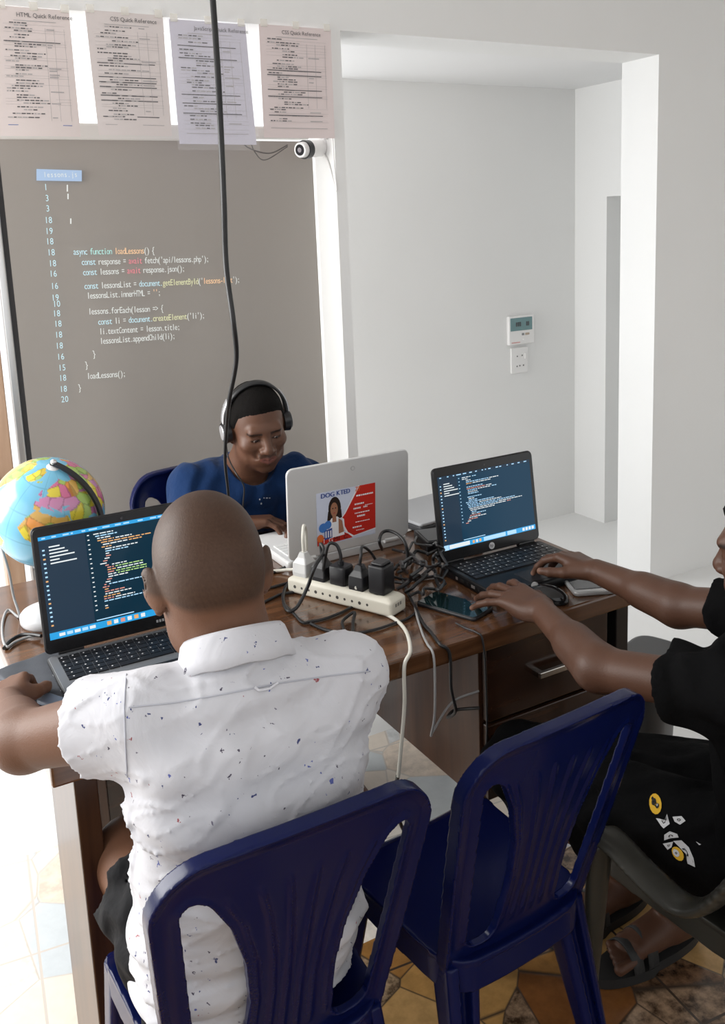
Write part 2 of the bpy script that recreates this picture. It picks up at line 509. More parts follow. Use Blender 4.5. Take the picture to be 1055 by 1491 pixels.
def quads_object(name, V, Q, m, parent=None, color=None):
    me = bpy.data.meshes.new(name)
    me.vertices.add(len(V)); me.vertices.foreach_set('co', V.astype(np.float32).ravel())
    me.loops.add(len(Q) * 4); me.loops.foreach_set('vertex_index', Q.astype(np.int32).ravel())
    me.polygons.add(len(Q)); me.polygons.foreach_set('loop_start', np.arange(0, len(Q) * 4, 4, dtype=np.int32))
    me.polygons.foreach_set('use_smooth', np.ones(len(Q), dtype=bool))
    me.update(calc_edges=True); me.validate()
    if color is not None:
        ca = me.color_attributes.new('Col', 'FLOAT_COLOR', 'POINT')
        c = np.ones((len(V), 4), np.float32); c[:, :3] = color(V)
        ca.data.foreach_set('color', c.ravel())
    me.materials.append(m)
    o = bpy.data.objects.new(name, me); COL.objects.link(o)
    if parent is not None: o.parent = parent
    return o

def vcol_mat(name, rough, spec=0.5, bump=(0, 0), sheen=0.0, sss=0.0):
    m = mat(name, (0.5, 0.5, 0.5), rough, spec=spec, sheen=sheen)
    nt, N, L, b = nodes_of(m)
    a = N.new('ShaderNodeVertexColor'); a.layer_name = 'Col'
    L.new(a.outputs['Color'], b.inputs['Base Color'])
    if sss: b.inputs['Subsurface Weight'].default_value = sss; b.inputs['Subsurface Radius'].default_value = (0.6, 0.25, 0.15); b.inputs['Subsurface Scale'].default_value = 0.01
    if bump[0]: add_bump(m, bump[0], bump[1], 0.0015)
    return m
# ---------------------------------------------------------------- the room
WALL = wall_mat('white_wall_paint', (0.80, 0.80, 0.79))
CEIL = wall_mat('white_ceiling_paint', (0.80, 0.80, 0.80))
TILE = mosaic_mat('brown_stone_mosaic', [(0.0, (0.40, 0.225, 0.075)), (0.16, (0.19, 0.075, 0.022)), (0.24, (0.46, 0.28, 0.11)), (0.42, (0.30, 0.15, 0.045)), (0.52, (0.25, 0.17, 0.11)), (0.68, (0.16, 0.09, 0.05)), (0.84, (0.34, 0.25, 0.16))], (0.05, 0.035, 0.025), 0.22, 6.2)
PALE_GLARE = mosaic_mat('glare_paled_mosaic', [(0.0, (0.74, 0.66, 0.57)), (0.3, (0.54, 0.58, 0.60)), (0.5, (0.78, 0.73, 0.66)), (0.7, (0.60, 0.62, 0.63)), (0.85, (0.70, 0.60, 0.50))], (0.55, 0.5, 0.45), 0.25, 5.0, 0.22)  # same floor tile, paled in its colour to stand for daylight glare
WB, WT = 2.75, 0.20          # back wall: front face and thickness
LINT = 2.228                 # underside of the beam

def structure(o): o['kind'] = 'structure'; return o

mb = MB(); mb.box((-0.345, -0.14, -0.03), (4.11, 3.52, 0.06), TILE); mb.box((2.955, -0.2, -0.03), (2.49, 3.4, 0.06), TILE)
structure(mb.build('floor'))
structure(MB().box((-0.345, 1.99, -0.03), (4.11, 0.74, 0.06), PALE_GLARE).build('floor.001'))
WHITE_GLARE = wall_mat('glare_white_floor', (0.76, 0.76, 0.75))  # far floor whitened in its colour, standing for glare and overexposure
mb = MB(); mb.box((-0.345, 4.48, -0.03), (4.11, 4.24, 0.06), WHITE_GLARE); mb.box((2.955, 4.05, -0.03), (2.49, 5.1, 0.06), WHITE_GLARE)
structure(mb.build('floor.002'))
mb = MB()
mb.box((2.2, WB + WT / 2, (LINT + 2.75) / 2), (5.4, WT, 2.75 - LINT), WALL)                  # beam over both openings
mb.box(((1.458 + 1.497) / 2, WB + WT / 2, LINT / 2), (0.039, WT, LINT), WALL)                # slim pier between the bays
mb.box(((2.937 + 4.9) / 2, WB + WT / 2, LINT / 2), (4.9 - 2.937, WT, LINT), WALL)            # wall to the right of the passage
structure(mb.build('wall_back'))
structure(MB().box((2.75, 3.75, 1.15), (1.7, 0.10, 2.5), WALL).build('wall_hall'))
mb = MB()
mb.box((3.41, 3.585, 1.15), (0.10, 0.23, 2.5), WALL)
mb.box((3.41, 3.21, 2.05), (0.10, 0.52, 0.70), WALL)
mb.box((3.41, 2.975, 1.15), (0.10, 0.05, 2.5), WALL)
structure(mb.build('wall_passage'))
structure(MB().box((4.1, 3.3, 1.15), (0.06, 1.0, 2.5), wall_mat('grey_inner_wall_paint', (0.84, 0.84, 0.82))).build('wall_inner'))
structure(MB().box((2.7, 3.45, 2.29), (3.0, 1.0, 0.09), CEIL).build('ceiling_hall'))
structure(MB().box((1.0, 1.0, 2.80), (6.2, 3.9, 0.1), CEIL).build('ceiling'))
structure(MB().box((4.0, 0.9, 1.375), (0.12, 3.7, 2.75), WALL).build('wall_right'))
mb = MB()
mb.box((-1.75, 0.9, 0.35), (0.12, 3.7, 0.7), WALL); mb.box((-1.75, 0.9, 2.55), (0.12, 3.7, 0.4), WALL)
mb.box((-1.75, -0.8, 1.5), (0.12, 0.4, 1.8), WALL); mb.box((-1.75, 2.4, 1.5), (0.12, 0.8, 1.8), WALL)
structure(mb.build('wall_left'))
mb = MB(); YF = -1.9  # unseen wall behind the camera, added to cut the front fill light
mb.box((1.1, YF, 0.40), (5.7, 0.12, 0.8), WALL); mb.box((1.1, YF, 2.55), (5.7, 0.12, 0.4), WALL)
mb.box((-1.45, YF, 1.575), (0.6, 0.12, 1.55), WALL); mb.box((3.1, YF, 1.575), (1.7, 0.12, 1.55), WALL)
structure(mb.build('wall_front'))
# sliding window beside the screen: wooden jamb, alloy stiles, sill
ALLOY = mat('brushed_alloy', (0.72, 0.72, 0.72), 0.28, 0.9)
JAMBW = wood_mat('pale_jamb_wood', (0.34, 0.20, 0.12), (0.56, 0.40, 0.29), 0.4, (20, 20, 2))
win = structure(empty('window_1', (0.36, 3.02, 0)))
MB().box((0.005, 0, 1.1), (0.055, 0.07, 2.2), JAMBW).build('window_frame', win, 0.004)
MB().box((0.062, -0.02, 1.1), (0.022, 0.03, 2.2), ALLOY).build('window_stile', win, 0.003)
MB().box((0.088, 0.0, 1.1), (0.022, 0.03, 2.2), mat('dark_rubber_seal', (0.05, 0.05, 0.055), 0.5)).build('window_seal', win, 0.002)
MB().box((-0.52, 0.02, 0.86), (1.0, 0.14, 0.05), mat('stone_sill', (0.74, 0.70, 0.66), 0.4)).build('window_sill', win, 0.006)

# ---------------------------------------------------------------- projector screen with the projected code
SCR_Y = 2.905
GREY = add_bump(mat('grey_screen_cloth', (0.325, 0.30, 0.275), 0.85, spec=0.15), 7, 0.12, 0.01)
scr = empty('projector_screen', (0.945, SCR_Y, 0.35)); tag(scr, 'tall grey roll-down projector screen showing lines of code behind the man in the headset', 'projector screen')
n = 24
mb = MB(); W0, W1 = 0.438 - 0.945, 1.452 - 0.945
ring = [[(W0 + (W1 - W0) * i / n, 0.004 * math.sin(i * 0.7) * (1 - j / 12) + t, 1.545 * j / 12) for i in range(n + 1)] for j in range(13) for t in (0,)]
mb.loft(ring, GREY, caps=False, closed=False)
ring = [[(p[0], p[1] + 0.003, p[2]) for p in reversed(r)] for r in ring]
mb.loft(ring, GREY, caps=False, closed=False)
mb.build('screen_cloth', scr)
MB().box((-0.18, 0.02, 1.567), (0.66, 0.05, 0.05), mat('dusty_white_plastic', (0.62, 0.60, 0.57), 0.5)).box((0.32, 0.02, 1.572), (0.36, 0.045, 0.04), mat('dusty_white_plastic')).build('roller_case', scr, 0.006)
MB().cyl((W0, 0.0, 0.0), (W1, 0.0, 0.0), 0.014, mat('dusty_white_plastic'), n=12).build('bottom_bar', scr)
# code lines: projected light, so the glyphs glow softly
def glow(name, c, s=1.0): return mat(name, tuple(v * 0.5 for v in c), 0.8, emit=c, estr=s)
cW = glow('code_white', (0.66, 0.68, 0.66), 0.75); cB = glow('code_blue', (0.50, 0.68, 0.74), 0.8); cT = glow('code_teal', (0.42, 0.70, 0.66), 0.75)
cO = glow('code_orange', (0.78, 0.52, 0.32), 0.8); cR = glow('code_red', (0.72, 0.24, 0.28), 0.75); cY = glow('code_yellow', (0.66, 0.66, 0.42), 0.75)
cBar = glow('tab_blue', (0.36, 0.48, 0.66), 0.7)
C0 = Vector((0.945, SCR_Y, 0.35))
def on_screen(px, py):                                     # where the projected picture puts a mark on the cloth
    d = _r * ((px - P_X) / F_PX) - _u * ((py - P_Y) / F_PX) + _f
    t = (SCR_Y - 0.008) / d.y
    p = d * t + Vector((0, 0, 1.6))
    return p.x, p.z
MS = Matrix(((1, 0, 0, -C0.x), (0, 0, -1, -0.008), (0, 1, 0, -C0.z), (0, 0, 0, 1)))
lines = [
 (107, 371, 225, 369, [('async ', cB), ('function ', cT), ('loadLessons', cO), ('() {', cW)]),
 (119, 386, 304, 381, [('const ', cB), ('response = ', cW), ('await ', cR), ("fetch('api/lessons.php');", cW)]),
 (121, 401, 269, 395, [('const ', cB), ('lessons = ', cW), ('await ', cR), ('response.json();', cW)]),
 (123, 421, 349, 411, [('const ', cB), ('lessonsList = ', cW), ('document.', cB), ('getElementById', cY), ("('", cW), ('lessons-list', cO), ("');", cW)]),
 (127, 435, 234, 430, [('lessonsList.innerHTML = ', cW), ("''", cO), (';', cW)]),
 (129, 458, 238, 453, [('lessons.forEach(lesson => {', cW)]),
 (143, 473, 298, 463, [('const ', cB), ('li = ', cW), ('document.', cB), ('createElement', cY), ("('li');", cW)]),
 (145, 487, 262, 480, [('li.textContent = lesson.title;', cW)]),
 (146, 501, 255, 493, [('lessonsList.appendChild(li);', cW)]),
 (135, 520, 140, 520, [('}', cW)]),
 (124, 536, 129, 536, [('}', cW)]),
 (127, 552, 183, 548, [('loadLessons();', cW)]),
 (114, 569, 119, 569, [('}', cW)]),
]
for x0, y0, x1, y1, runs in lines:
    a, b = on_screen(x0, y0), on_screen(x1, y1)
    txt = ''.join(r for r, _ in runs); cols = [c for r, c in runs for _ in r]
    Ln = math.hypot(b[0] - a[0], b[1] - a[1]); adv = Ln / len(txt)
    code = MB(); put_text(code, txt, a[0], a[1], 0.028, cW, MS, adv=adv, sx=0.92, colors=cols, rot=math.atan2(b[1] - a[1], b[0] - a[0]) if len(txt) > 1 else 0.03)
    code.build('code_line', scr)
nums = MB()
for (px, py, t) in [(64, 277, '1'), (66, 293, '3'), (67, 308, '3'), (65, 325, '18'), (66, 341, '19'), (67, 356, '18'), (69, 372, '18'), (71, 388, '18'), (72, 403, '16'), (74, 421, '16'), (75, 438, '19'), (77, 447, '10'), (77, 461, '18'), (79, 476, '18'), (80, 492, '18'), (81, 508, '18'), (83, 524, '16'), (85, 540, '15'), (86, 555, '18'), (87, 571, '18'), (89, 586, '20')]:
    a = on_screen(px, py); put_text(nums, t, a[0], a[1], 0.027, cB, MS, adv=0.0115, sx=0.8, rot=-0.02)
nums.build('line_numbers', scr)
tab = MB()
q = [on_screen(*p) for p in ((53, 263), (119, 264), (119, 248), (53, 246))]
tab.poly([(x, z, 0.0) for x, z in q], cBar, MS); tab.build('tab_strip', scr); tab = MB()
a = on_screen(63, 258); put_text(tab, 'lessons.js', a[0], a[1], 0.022, cW, Matrix.Translation((0, -0.002, 0)) @ MS, adv=0.0100, sx=0.8); tab.build('tab_label', scr)
for p in ((97, 279, 97, 269), (98, 290, 98, 282), (102, 326, 102, 318)):
    a, b = on_screen(p[0], p[1]), on_screen(p[2], p[3])
    MB().poly([(a[0], a[1], 0), (a[0] + 0.004, a[1], 0), (b[0] + 0.004, b[1], 0), (b[0], b[1], 0)], cW, MS).build('cursor_mark', scr)

# ---------------------------------------------------------------- reference sheets taped under the beam
INK = mat('printer_ink', (0.12, 0.115, 0.12), 0.8); INK2 = mat('faded_printer_ink', (0.42, 0.40, 0.40), 0.8)
def paper_mat(name, c):
    return mat(name, c, 0.55, spec=0.3)
TAPE = mat('clear_tape', (0.85, 0.82, 0.76), 0.15, alpha=0.55)
SLEEVE = mat('clear_plastic_sleeve', (0.9, 0.9, 0.92), 0.08, alpha=0.10, spec=0.6)
random.seed(4)
sheets = [
 (0.420, 0.447, 0.637, 0.636, 2.224, 1.884, 'HTML Quick Reference', (0.70, 0.62, 0.60), 'printed reference sheet titled HTML Quick Reference taped under the beam, partly out of the picture'),
 (0.687, 0.682, 0.905, 0.905, 2.230, 1.889, 'CSS Quick Reference', (0.66, 0.60, 0.585), 'printed reference sheet second from the left under the beam, with a wide right margin'),
 (0.924, 0.923, 1.163, 1.176, 2.222, 1.866, 'JavaScript Quick Reference', (0.60, 0.58, 0.66), 'lilac tinted reference sheet in a clear plastic sleeve behind the hanging cable'),
 (1.201, 1.209, 1.457, 1.452, 2.227, 1.888, 'CSS Quick Reference', (0.70, 0.61, 0.60), 'pinkish reference sheet at the end of the row, above the security camera'),
]
for k, (bx0, tx0, tx1, bx1, tz, bz, title, col, lab) in enumerate(sheets):
    cx = (tx0 + tx1) / 2; root = empty('reference_sheet', (cx, 2.742, (tz + bz) / 2)); tag(root, lab, 'poster', 'reference sheets under the beam')
    pm = paper_mat('sheet_paper_%s' % 'abcd'[k], col)
    mb = MB(); H = 12; rings = []
    def P(u, v, lift=0.0):      # u across, v up, gentle curl
        x = (bx0 + (tx0 - bx0) * v) * (1 - u) + (bx1 + (tx1 - bx1) * v) * u - cx
        return (x, -0.012 * (1 - v) ** 2 * (0.6 + 0.4 * math.sin(3 * u + k)) - 0.002 - lift, bz + (tz - bz) * v - (tz + bz) / 2)
    for j in range(H + 1): rings.append([P(i / 10, j / H) for i in range(11)])
    mb.loft(rings, pm, caps=False, closed=False)
    mb.loft([[(p[0], p[1] + 0.0012, p[2]) for p in reversed(r)] for r in rings], pm, caps=False, closed=False)
    mb.build('paper', root)
    tx = MB()
    def bar(u0, u1, v0, v1, m): tx.add([P(u0, v0, 0.0012), P(u1, v0, 0.0012), P(u1, v1, 0.0012), P(u0, v1, 0.0012)], [(0, 1, 2, 3)], m)
    # title, built on the paper's plane near the top
    ux = 0.30 if k else 0.26
    x0 = P(ux, 0.93)[0]
    put_text(tx, title, x0, P(0, 0.925)[2], 0.0165, INK, Matrix(((1, 0, 0, 0), (0, 0, -1, -0.0045), (0, 1, 0, 0), (0, 0, 0, 1))), sx=0.92)
    bar(0.22, 0.80, 0.895, 0.90, INK2)
    v = 0.875
    while v > 0.12:
        ind = random.choice([0.1, 0.16, 0.22, 0.22, 0.3]); ln = random.uniform(0.12, 0.42); u = ind
        while u < ind + ln and u < 0.62:
            w = random.uniform(0.02, 0.07); bar(u, min(u + w, 0.64), v, v + 0.0085, INK if random.random() < 0.6 else INK2); u += w + 0.012
        if random.random() < 0.35: bar(0.66, 0.66 + random.uniform(0.04, 0.2), v, v + 0.008, INK2)
        if random.random() < 0.5: bar(0.08, 0.92, v - 0.007, v - 0.0055, INK2)
        if random.random() < 0.16: bar(0.08, 0.84, v + 0.001, v + 0.008, INK); 
        v -= random.choice([0.019, 0.022, 0.03])
    for uu in (0.64, 0.76, 0.9): bar(uu, uu + 0.004, 0.12 + 0.05 * k % 0.2, 0.85, INK2)
    bar(0.1, 0.9, 0.085, 0.09, mat('blue_ink', (0.10, 0.16, 0.42), 0.7) if k == 0 else INK2)
    tx.build('print', root)
    for u in (0.06, 0.5, 0.94):
        c = P(u, 1.0); MB().box((c[0], c[1] - 0.002, c[2] + 0.004), (0.022, 0.001, 0.022), TAPE).build('tape', root)
    if k == 2:
        sl = MB(); sl.loft([[P(-0.03 + 1.06 * i / 10, -0.05 + 1.06 * j / H, 0.003) for i in range(11)] for j in range(H + 1)], SLEEVE, caps=False, closed=False)
        sl.build('plastic_sleeve', root)

# ---------------------------------------------------------------- security camera on the pier
WP = mat('white_plastic', (0.80, 0.79, 0.78), 0.35); BLK = mat('black_plastic', (0.012, 0.012, 0.014), 0.35)
GLASS = mat('dark_lens_glass', (0.02, 0.02, 0.025), 0.05, spec=0.9)
sc_ = empty('security_camera', (1.40, 2.80, 1.862)); tag(sc_, 'white bullet security camera on the pier beside the end reference sheet', 'camera')
axis_d = Vector((-0.90, -0.40, -0.10)).normalized(); tail = Vector((0.046, 0.03, 0.004))
b0 = tail; b1 = tail + axis_d * 0.085
MB().cyl(b0, b1, 0.027, WP, 0.029, 28).build('camera_body', sc_, 0.003)
MB().cyl(b1 - axis_d * 0.02, b1 + axis_d * 0.003, 0.0302, BLK, n=28).build('black_band', sc_, 0.001)
MB().cyl(b1, b1 + axis_d * 0.022, 0.026, WP, 0.024, 28).build('lens_hood', sc_, 0.002)
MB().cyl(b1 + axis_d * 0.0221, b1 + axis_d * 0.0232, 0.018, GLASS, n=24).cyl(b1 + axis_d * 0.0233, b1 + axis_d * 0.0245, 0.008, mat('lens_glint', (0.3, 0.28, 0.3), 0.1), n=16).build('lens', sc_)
MB().cyl(tail, (0.054, 0.035, 0.01), 0.012, WP).cyl((0.05, 0.035, 0.01), (0.058, 0.035, 0.01), 0.03, WP, n=24).build('mount', sc_, 0.002)
MB().tube([(0.05, 0.0, 0.03), (0.052, -0.02, 0.06), (0.0, -0.02, 0.07)], 0.006, WP).build('bracket', sc_)
MB().tube([(0.05, 0.03, 0.0), (0.052, -0.01, -0.05), (0.056, -0.03, -0.10), (0.0575, -0.05, -0.14), (0.056, -0.045, -0.06), (0.056, -0.04, 0.03)], 0.003, WP).build('cable_loop', sc_)
o = MB().tube([(1.30, 2.775, 1.87), (1.24, 2.79, 1.845), (1.17, 2.80, 1.865), (1.15, 2.80, 1.90)], 0.0022, mat('thin_dark_wire', (0.10, 0.09, 0.085), 0.5)).tube([(1.30, 2.775, 1.865), (1.23, 2.80, 1.825), (1.20, 2.81, 1.85), (1.18, 2.80, 1.89)], 0.0018, mat('thin_dark_wire')).build('camera_wire')
tag(o, 'thin dark wire looping from the security camera up to the beam', 'wire')

# ---------------------------------------------------------------- things on the passage wall
ac = empty('thermostat', (2.985, 3.70, 1.05)); tag(ac, 'white wall thermostat with a grey green display on the passage wall', 'thermostat')
mm = Matrix(((1, 0, 0, 0), (0, 0, -1, 0), (0, 1, 0, 0), (0, 0, 0, 1)))
MB().slab((0, 0, 0.011), 0.165, 0.148, 0.022, 0.008, 0.004, WP, mm).build('housing', ac)
MB().slab((-0.004, 0.031, 0.0225), 0.14, 0.066, 0.003, 0.002, 0.0008, mat('lcd_grey_green', (0.16, 0.27, 0.28), 0.25), mm).build('display', ac)
for x in (-0.036, -0.024, -0.012, 0.03, 0.041): MB().box((x, 0.031, 0.0245), (0.009, 0.022, 0.0006), mat('lcd_digit', (0.07, 0.08, 0.085), 0.5), mm).build('digit', ac)
bt = MB(); bt.slab((0.006, -0.022, 0.023), 0.014, 0.012, 0.004, 0.003, 0.001, mat('grey_button', (0.25, 0.26, 0.27), 0.5), mm)
bt.slab((0.034, -0.022, 0.023), 0.026, 0.011, 0.004, 0.003, 0.001, mat('tan_button', (0.42, 0.34, 0.26), 0.5), mm)
bt.slab((0.012, -0.05, 0.023), 0.014, 0.008, 0.003, 0.003, 0.001, WP, mm)
bt.build('button', ac)
MB().box((-0.04, -0.062, 0.0225), (0.055, 0.005, 0.0006), mat('red_print', (0.65, 0.35, 0.33), 0.6), mm).build('red_mark', ac)
so = empty('wall_socket', (2.977, 3.70, 0.893)); tag(so, 'white double wall socket plate just below the thermostat', 'socket')
MB().slab((0, 0, 0.006), 0.108, 0.134, 0.012, 0.006, 0.003, WP, mm).build('plate', so)
for x, y in ((-0.016, 0.022), (0.016, 0.024), (-0.018, -0.03), (0.0, -0.028), (0.024, -0.028)): MB().box((x, y, 0.0122), (0.007, 0.007, 0.0008), mat('socket_hole', (0.12, 0.12, 0.12), 0.6), mm).build('pin_hole', so)
MB().slab((0.038, 0.02, 0.0135), 0.012, 0.03, 0.006, 0.002, 0.001, WP, mm).build('rocker', so)
hk = empty('door_hook', (3.36, 3.345, 1.70)); tag(hk, 'small metal hook under the head of the inner doorway', 'hook')
MB().cyl((0, 0, 0), (0, 0, -0.02), 0.005, ALLOY).tube([(0, 0, -0.015), (-0.02, 0, -0.025), (-0.015, 0, -0.05), (0.0, 0, -0.04)], 0.004, ALLOY).build('hook_body', hk)

# ---------------------------------------------------------------- hanging cable
BLKC = mat('black_cable_rubber', (0.014, 0.014, 0.015), 0.38)
o = MB().tube([(0.735, 1.90, 2.78), (0.735, 1.90, 2.35), (0.737, 1.899, 2.075), (0.727, 1.872, 1.93), (0.717, 1.852, 1.794), (0.712, 1.848, 1.66), (0.694, 1.812, 1.53), (0.693, 1.79, 1.42), (0.706, 1.82, 1.335), (0.703, 1.87, 1.24), (0.715, 1.93, 1.17), (0.722, 1.975, 1.08), (0.733, 2.0, 1.00), (0.742, 2.02, 0.90), (0.75, 2.03, 0.80), (0.79, 2.06, 0.757), (0.84, 2.13, 0.754)], 0.0065, BLKC, n=10, sub=10, radii=[0.0065, 0.0065, 0.0065, 0.0062, 0.0058, 0.005, 0.004, 0.0032, 0.003, 0.003]).build('hanging_cable')
tag(o, 'long black cable hanging from the ceiling down in front of the projector screen', 'cable')
# ---------------------------------------------------------------- desk
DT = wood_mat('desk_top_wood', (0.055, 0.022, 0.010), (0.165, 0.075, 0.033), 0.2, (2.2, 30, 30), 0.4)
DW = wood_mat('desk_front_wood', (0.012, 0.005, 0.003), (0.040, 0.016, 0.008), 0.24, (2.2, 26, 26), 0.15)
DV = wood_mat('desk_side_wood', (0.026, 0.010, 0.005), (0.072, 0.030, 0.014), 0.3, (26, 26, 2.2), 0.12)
NICK = mat('satin_nickel', (0.62, 0.60, 0.57), 0.25, 1.0)
desk = empty('desk', (0.88, 1.9, 0)); tag(desk, 'dark brown wooden office desk carrying the laptops and cables', 'desk')
def dbox(name, x0, x1, y0, y1, z0, z1, m, bev=0.003, parent=desk):
    return MB().box(((x0 + x1) / 2 - 0.88, (y0 + y1) / 2 - 1.9, (z0 + z1) / 2), (x1 - x0, y1 - y0, z1 - z0), m).build(name, parent, bev)
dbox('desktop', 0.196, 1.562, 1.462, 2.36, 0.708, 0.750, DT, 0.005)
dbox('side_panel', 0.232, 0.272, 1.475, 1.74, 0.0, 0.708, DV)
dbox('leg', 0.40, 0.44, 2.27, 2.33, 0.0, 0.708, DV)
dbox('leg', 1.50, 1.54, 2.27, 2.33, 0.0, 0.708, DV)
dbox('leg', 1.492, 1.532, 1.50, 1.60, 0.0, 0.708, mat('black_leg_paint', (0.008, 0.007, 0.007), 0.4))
dbox('added_dark_panel', 0.44, 0.63, 2.28, 2.30, 0.06, 0.708, DW)  # panel added to make the gap under the desk dark
# hung pedestal with two drawers
PX0, PX1, PY0, PY1, PZ0, PZ1 = 1.100, 1.472, 1.515, 2.10, 0.315, 0.708
dbox('pedestal_case', PX0, PX1, PY0, PY1, PZ0, PZ1, DV, 0.002)
for z0, z1, hz in ((0.520, 0.703, 0.606), (0.332, 0.512, 0.43)):
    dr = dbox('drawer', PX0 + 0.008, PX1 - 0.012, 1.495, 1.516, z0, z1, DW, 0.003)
    h = MB()
    M0 = Matrix.Translation((-0.88, -1.9, 0))
    h.box((1.2925, 1.472, hz), (0.118, 0.010, 0.014), NICK, M0); h.box((1.240, 1.484, hz), (0.014, 0.026, 0.014), NICK, M0); h.box((1.345, 1.484, hz), (0.014, 0.026, 0.014), NICK, M0)
    h.build('handle', dr, 0.002)

# ---------------------------------------------------------------- laptops
KEY = mat('black_key', (0.013, 0.013, 0.015), 0.4); KEYG = mat('key_legend', (0.55, 0.55, 0.55), 0.6)
SCR_B = mat('screen_dark_blue', (0.002, 0.006, 0.01), 0.12, spec=0.2, emit=(0.004, 0.026, 0.048), estr=1.0)
SCR_B2 = mat('screen_slate_blue', (0.002, 0.006, 0.01), 0.12, spec=0.2, emit=(0.010, 0.044, 0.085), estr=1.0)
SCR_S = mat('screen_side_panel', (0.004, 0.012, 0.02), 0.12, spec=0.2, emit=(0.018, 0.034, 0.058), estr=1.0)
SCR_T = mat('screen_taskbar', (0.01, 0.05, 0.1), 0.12, emit=(0.02, 0.34, 0.72), estr=1.0)
SCR_L = mat('screen_pale_blue', (0.1, 0.2, 0.3), 0.12, emit=(0.42, 0.66, 0.86), estr=1.0)
SCR_W = mat('screen_white', (0.2, 0.2, 0.2), 0.12, emit=(0.72, 0.78, 0.80), estr=1.0)
SCR_O = mat('screen_orange', (0.2, 0.1, 0.05), 0.12, emit=(0.75, 0.40, 0.14), estr=1.0)
SCR_R = mat('screen_coral', (0.2, 0.08, 0.06), 0.12, emit=(0.66, 0.28, 0.22), estr=1.0)
SCR_G = mat('screen_green', (0.1, 0.2, 0.08), 0.12, emit=(0.42, 0.62, 0.22), estr=1.0)

def laptop(name, label, loc, w, dep, lid, tilt, base_m, deck_m, lid_m, bez_m, rz=0.0, key_m=None, t=0.022, lid_r=0.012):
    """hinge line on local x at the origin; the user sits at -y; screen faces -y"""
    root = empty(name, loc, rz); tag(root, label, 'laptop')
    b = MB(); b.slab((0, -dep / 2, t / 2), w, dep, t, 0.012, 0.003, base_m); b.build('base', root)
    MB().slab((0, -dep / 2, t + 0.0003), w - 0.006, dep - 0.006, 0.0014, 0.010, 0.0005, deck_m).build('palm_deck', root)
    ports = MB()
    for i in range(6): ports.box((-w / 2 - 0.0002, -dep * 0.30 - i * 0.022, t * 0.5), (0.0012, 0.014 if i % 2 else 0.008, 0.007), mat('port_dark', (0.02, 0.02, 0.02), 0.4) if i % 3 else ALLOY)
    ports.build('side_ports', root)
    k = MB(); km = key_m or KEY; kw = w * 0.9; n = 15; pitch = kw / n; rows = 6; ph = dep * 0.078
    random.seed(int(w * 1e4))
    for r in range(rows):
        x = -kw / 2; y = -0.028 - r * ph
        while x < kw / 2 - 0.004:
            wd = pitch * (1 if (r not in (3, 4, 5) or -kw * 0.4 < x < kw * 0.36) else 1.6)
            if r == 5 and -kw * 0.22 < x < kw * 0.1: wd = pitch * 5
            wd = min(wd, kw / 2 - x)
            k.box((x + wd / 2, y, t + 0.0022), (wd - 0.0024, ph - 0.0026, 0.0026), km)
            if km is KEY and random.random() < 0.8: k.box((x + wd * 0.35, y + ph * 0.08, t + 0.0036), (0.0028, 0.0034, 0.0002), KEYG)
            x += wd
    k.build('keyboard', root)
    MB().slab((0, -dep * 0.80, t + 0.0012), w * 0.3, dep * 0.28, 0.0012, 0.004, 0.0004, km if km is KEY else base_m).build('touchpad', root)
    L = empty('lid', (0, 0, t)); L.parent = root; L.rotation_euler = (-tilt, 0, 0)
    mm = Matrix(((1, 0, 0, 0), (0, 0, 1, 0), (0, -1, 0, 0), (0, 0, 0, 1)))       # slab xy -> x, -z ; used with y flipped below
    up = Matrix(((1, 0, 0, 0), (0, 0, -1, 0), (0, 1, 0, 0), (0, 0, 0, 1)))       # x, y(up) -> x, z ; local z -> -y (towards the user)
    sh = MB(); sh.slab((0, lid / 2 + 0.004, -0.003), w, lid, 0.008, lid_r, 0.0028, lid_m, up); so_ = sh.build('lid_shell', root)
    so_.location = (0, 0, t); so_.rotation_euler = (-tilt, 0, 0)
    bz = MB(); bz.slab((0, lid / 2 + 0.004, 0.0018), w - 0.004, lid - 0.004, 0.0030, lid_r, 0.001, bez_m, up)
    bo = bz.build('bezel', root); bo.location = (0, 0, t); bo.rotation_euler = (-tilt, 0, 0)
    bpy.data.objects.remove(L)
    for s in (-1, 1): MB().cyl((s * w * 0.36 - 0.025, 0.004, t + 0.002), (s * w * 0.36 + 0.025, 0.004, t + 0.002), 0.007, bez_m, n=14).build('hinge', root)
    return root, up, t

def lid_part(root, mb, name, t, tilt):
    o = mb.build(name, root); o.location = (0, 0, t); o.rotation_euler = (-tilt, 0, 0); return o

